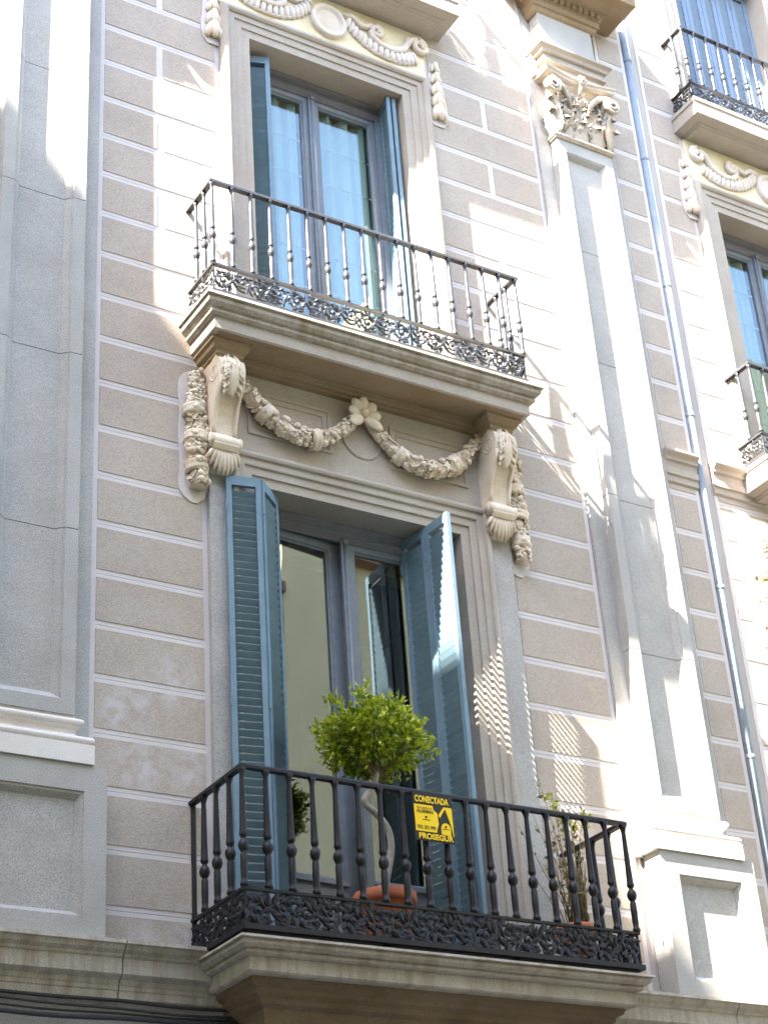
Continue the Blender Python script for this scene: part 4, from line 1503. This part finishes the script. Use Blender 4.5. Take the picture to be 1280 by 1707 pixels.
# a few shoots standing out of the outline
for off, u in (((-.10, 0, .33), (0, 0, 1)), ((-.12, -.02, .29), (-.1, 0, 1)), ((-.41, 0, .0), (-1, 0, .2)), ((-.39, 0, -.13), (-1, 0, -.2)), ((.40, 0, .03), (1, 0, .4)), ((.41, -.02, -.06), (1, 0, 0)), ((.18, 0, .30), (.3, 0, 1)), ((-.3, 0, .22), (-.6, 0, .8))):
    clumps.append((CC + Vector(off), Vector(u)))


def crown_place(r):
    c, u = r.choice(clumps)
    return c + Vector((r.gauss(0, .032), r.gauss(0, .032), r.gauss(0, .032))), u


leaf_cloud(6200, crown_place, 'leaf', 'crown', pt, .052, 5)

# ------------------------------------------------------------------ dry shrub at the right end of the lower balcony
ps = thing('potted_shrub', 'straggly half-dry shrub in a low pot at the right end of the lower balcony', 'plant', (7.60, -.34, 3.063))
MB().lathe([(.09, 0), (.11, .004), (.128, .36), (.14, .365), (.142, .41), (.13, .42), (.12, .38), (.01, .37)], 20).obj('pot', 'terracotta', ps)
MB().lathe([(.12, .375), (.001, .39)], 16).obj('soil', 'soil', ps)
st = MB()
r = random.Random(9)
tipl = []
for k in range(46):
    a = r.uniform(0, 6.28)
    hgt = r.uniform(.35, .95) if k > 8 else r.uniform(.8, 1.08)
    lean = Vector((math.cos(a) * .22 - .06, math.sin(a) * .13, 0)) * r.uniform(.5, 1.2)
    b0 = Vector((r.uniform(-.08, .08), r.uniform(-.08, .08), .38))
    p1 = b0 + lean * .4 + Vector((0, 0, hgt * .5))
    p2 = b0 + lean + Vector((r.uniform(-.04, .04), 0, hgt))
    st.tube([b0, p1, p2], [.005, .0035, .002], 4)
    tipl.append((b0, p1, p2, k <= 8))
st.obj('stems', 'twig', ps)


def shrub_place(r):
    b0, p1, p2, tall = r.choice(tipl)
    if tall or r.random() < .3:
        v = r.uniform(.55, 1.02)
    else:
        v = r.uniform(.15, 1.0)
    c = b0.lerp(p1, v * 2) if v < .5 else p1.lerp(p2, v * 2 - 1)
    return c, Vector((r.gauss(0, .6), r.gauss(0, .6), .4))


leaf_cloud(300, shrub_place, 'leaf_dry', 'foliage', ps, .045, 6)
tl = [q for q in tipl if q[3]]


def tall_place(r):
    b0, p1, p2, tall = r.choice(tl)
    v = r.uniform(.7, 1.02)
    return p1.lerp(p2, v), Vector((r.gauss(0, .6), r.gauss(0, .6), .4))


leaf_cloud(120, tall_place, 'leaf', 'foliage', ps, .045, 8)

# ------------------------------------------------------------------ the houses that shade and face the facade
nb = thing('shading_building', 'unseen tall building added on the left to shade the lower facade', 'building')
MB().box(-17.0, -8.0, -11.6, 0.6, -1.6, 22.1).obj('wall', 'far_cream', nb)  # unseen; roof edge set for the diagonal shadow, widened to shade the street
MB().box(-17.15, -7.95, -11.7, 0.6, 22.1, 22.25).obj('roof', 'far_brick', nb)
for z in (1.2, 5.2, 9.0, 12.8, 16.6):
    for y in (-10.2, -7.4, -4.6, -2.4):
        MB().box(-8.03, -7.96, y, y + 1.0, z, z + 2.3).obj('window', 'room_wall', nb)

ob = thing('opposite_building', 'cream house across the street, seen mirrored in the lower window panes', 'building')
YO = -11.8
MB().box(-7.9, 13.6, -24.0, YO, -1.6, 14.9).obj('wall', 'far_cream', ob)
MB().box(-7.9, 13.62, -24.3, YO + .3, 14.9, 15.15).obj('roof', 'far_brick', ob)
MB().box(15.6, 40.0, -24.0, YO, -1.6, 21.0).obj('wall', 'far_cream', ob)
MB().box(13.65, 15.595, -24.0, YO - .1, -1.6, 13.9).obj('wall', 'far_cream', ob)
MB().box(13.66, 15.59, -24.0, YO + .15, 13.9, 14.1).obj('roof', 'far_brick', ob)
wi = MB().box(-.55, .55, -.02, .03, 0, 2.5).mesh('window', 'room_wall')
fr2 = MB().rect([(0, 0), (0, .06), (.16, .06), (.16, 0)], -.55, .55, 0, 2.5).mesh('window_frame', 'base_stone')
bs = MB().box(-1.0, 1.0, 0, .55, -.22, 0)
bs = bs.mesh('balcony_slab', 'granite_brown')
rl = MB()
for k in range(15):
    rl.box(-.95 + k * .1357 - .01, -.95 + k * .1357 + .01, .50, .52, 0, 1.0)
for k in range(5):
    for sx in (-.96, .94):
        rl.box(sx, sx + .02, .05 + .1 * k, .07 + .1 * k, 0, 1.0)
rl.box(-.97, .97, .48, .54, 1.0, 1.04)
rl.box(-.98, -.93, 0, .54, 1.0, 1.04)
rl.box(.93, .98, 0, .54, 1.0, 1.04)
rl = rl.mesh('balcony_railing', 'iron')
for zi in (1.6, 5.2, 8.6, 11.6):
    for xi in (-3.5, -.6, 2.3, 5.2, 8.1):
        w_ = link('window', wi, ob, (xi, YO + .03, zi))
        link('frame', fr2, w_, (0, 0, 0))
        link('balcony_slab', bs, ob, (xi, YO, zi))
        link('railing', rl, ob, (xi, YO, zi))
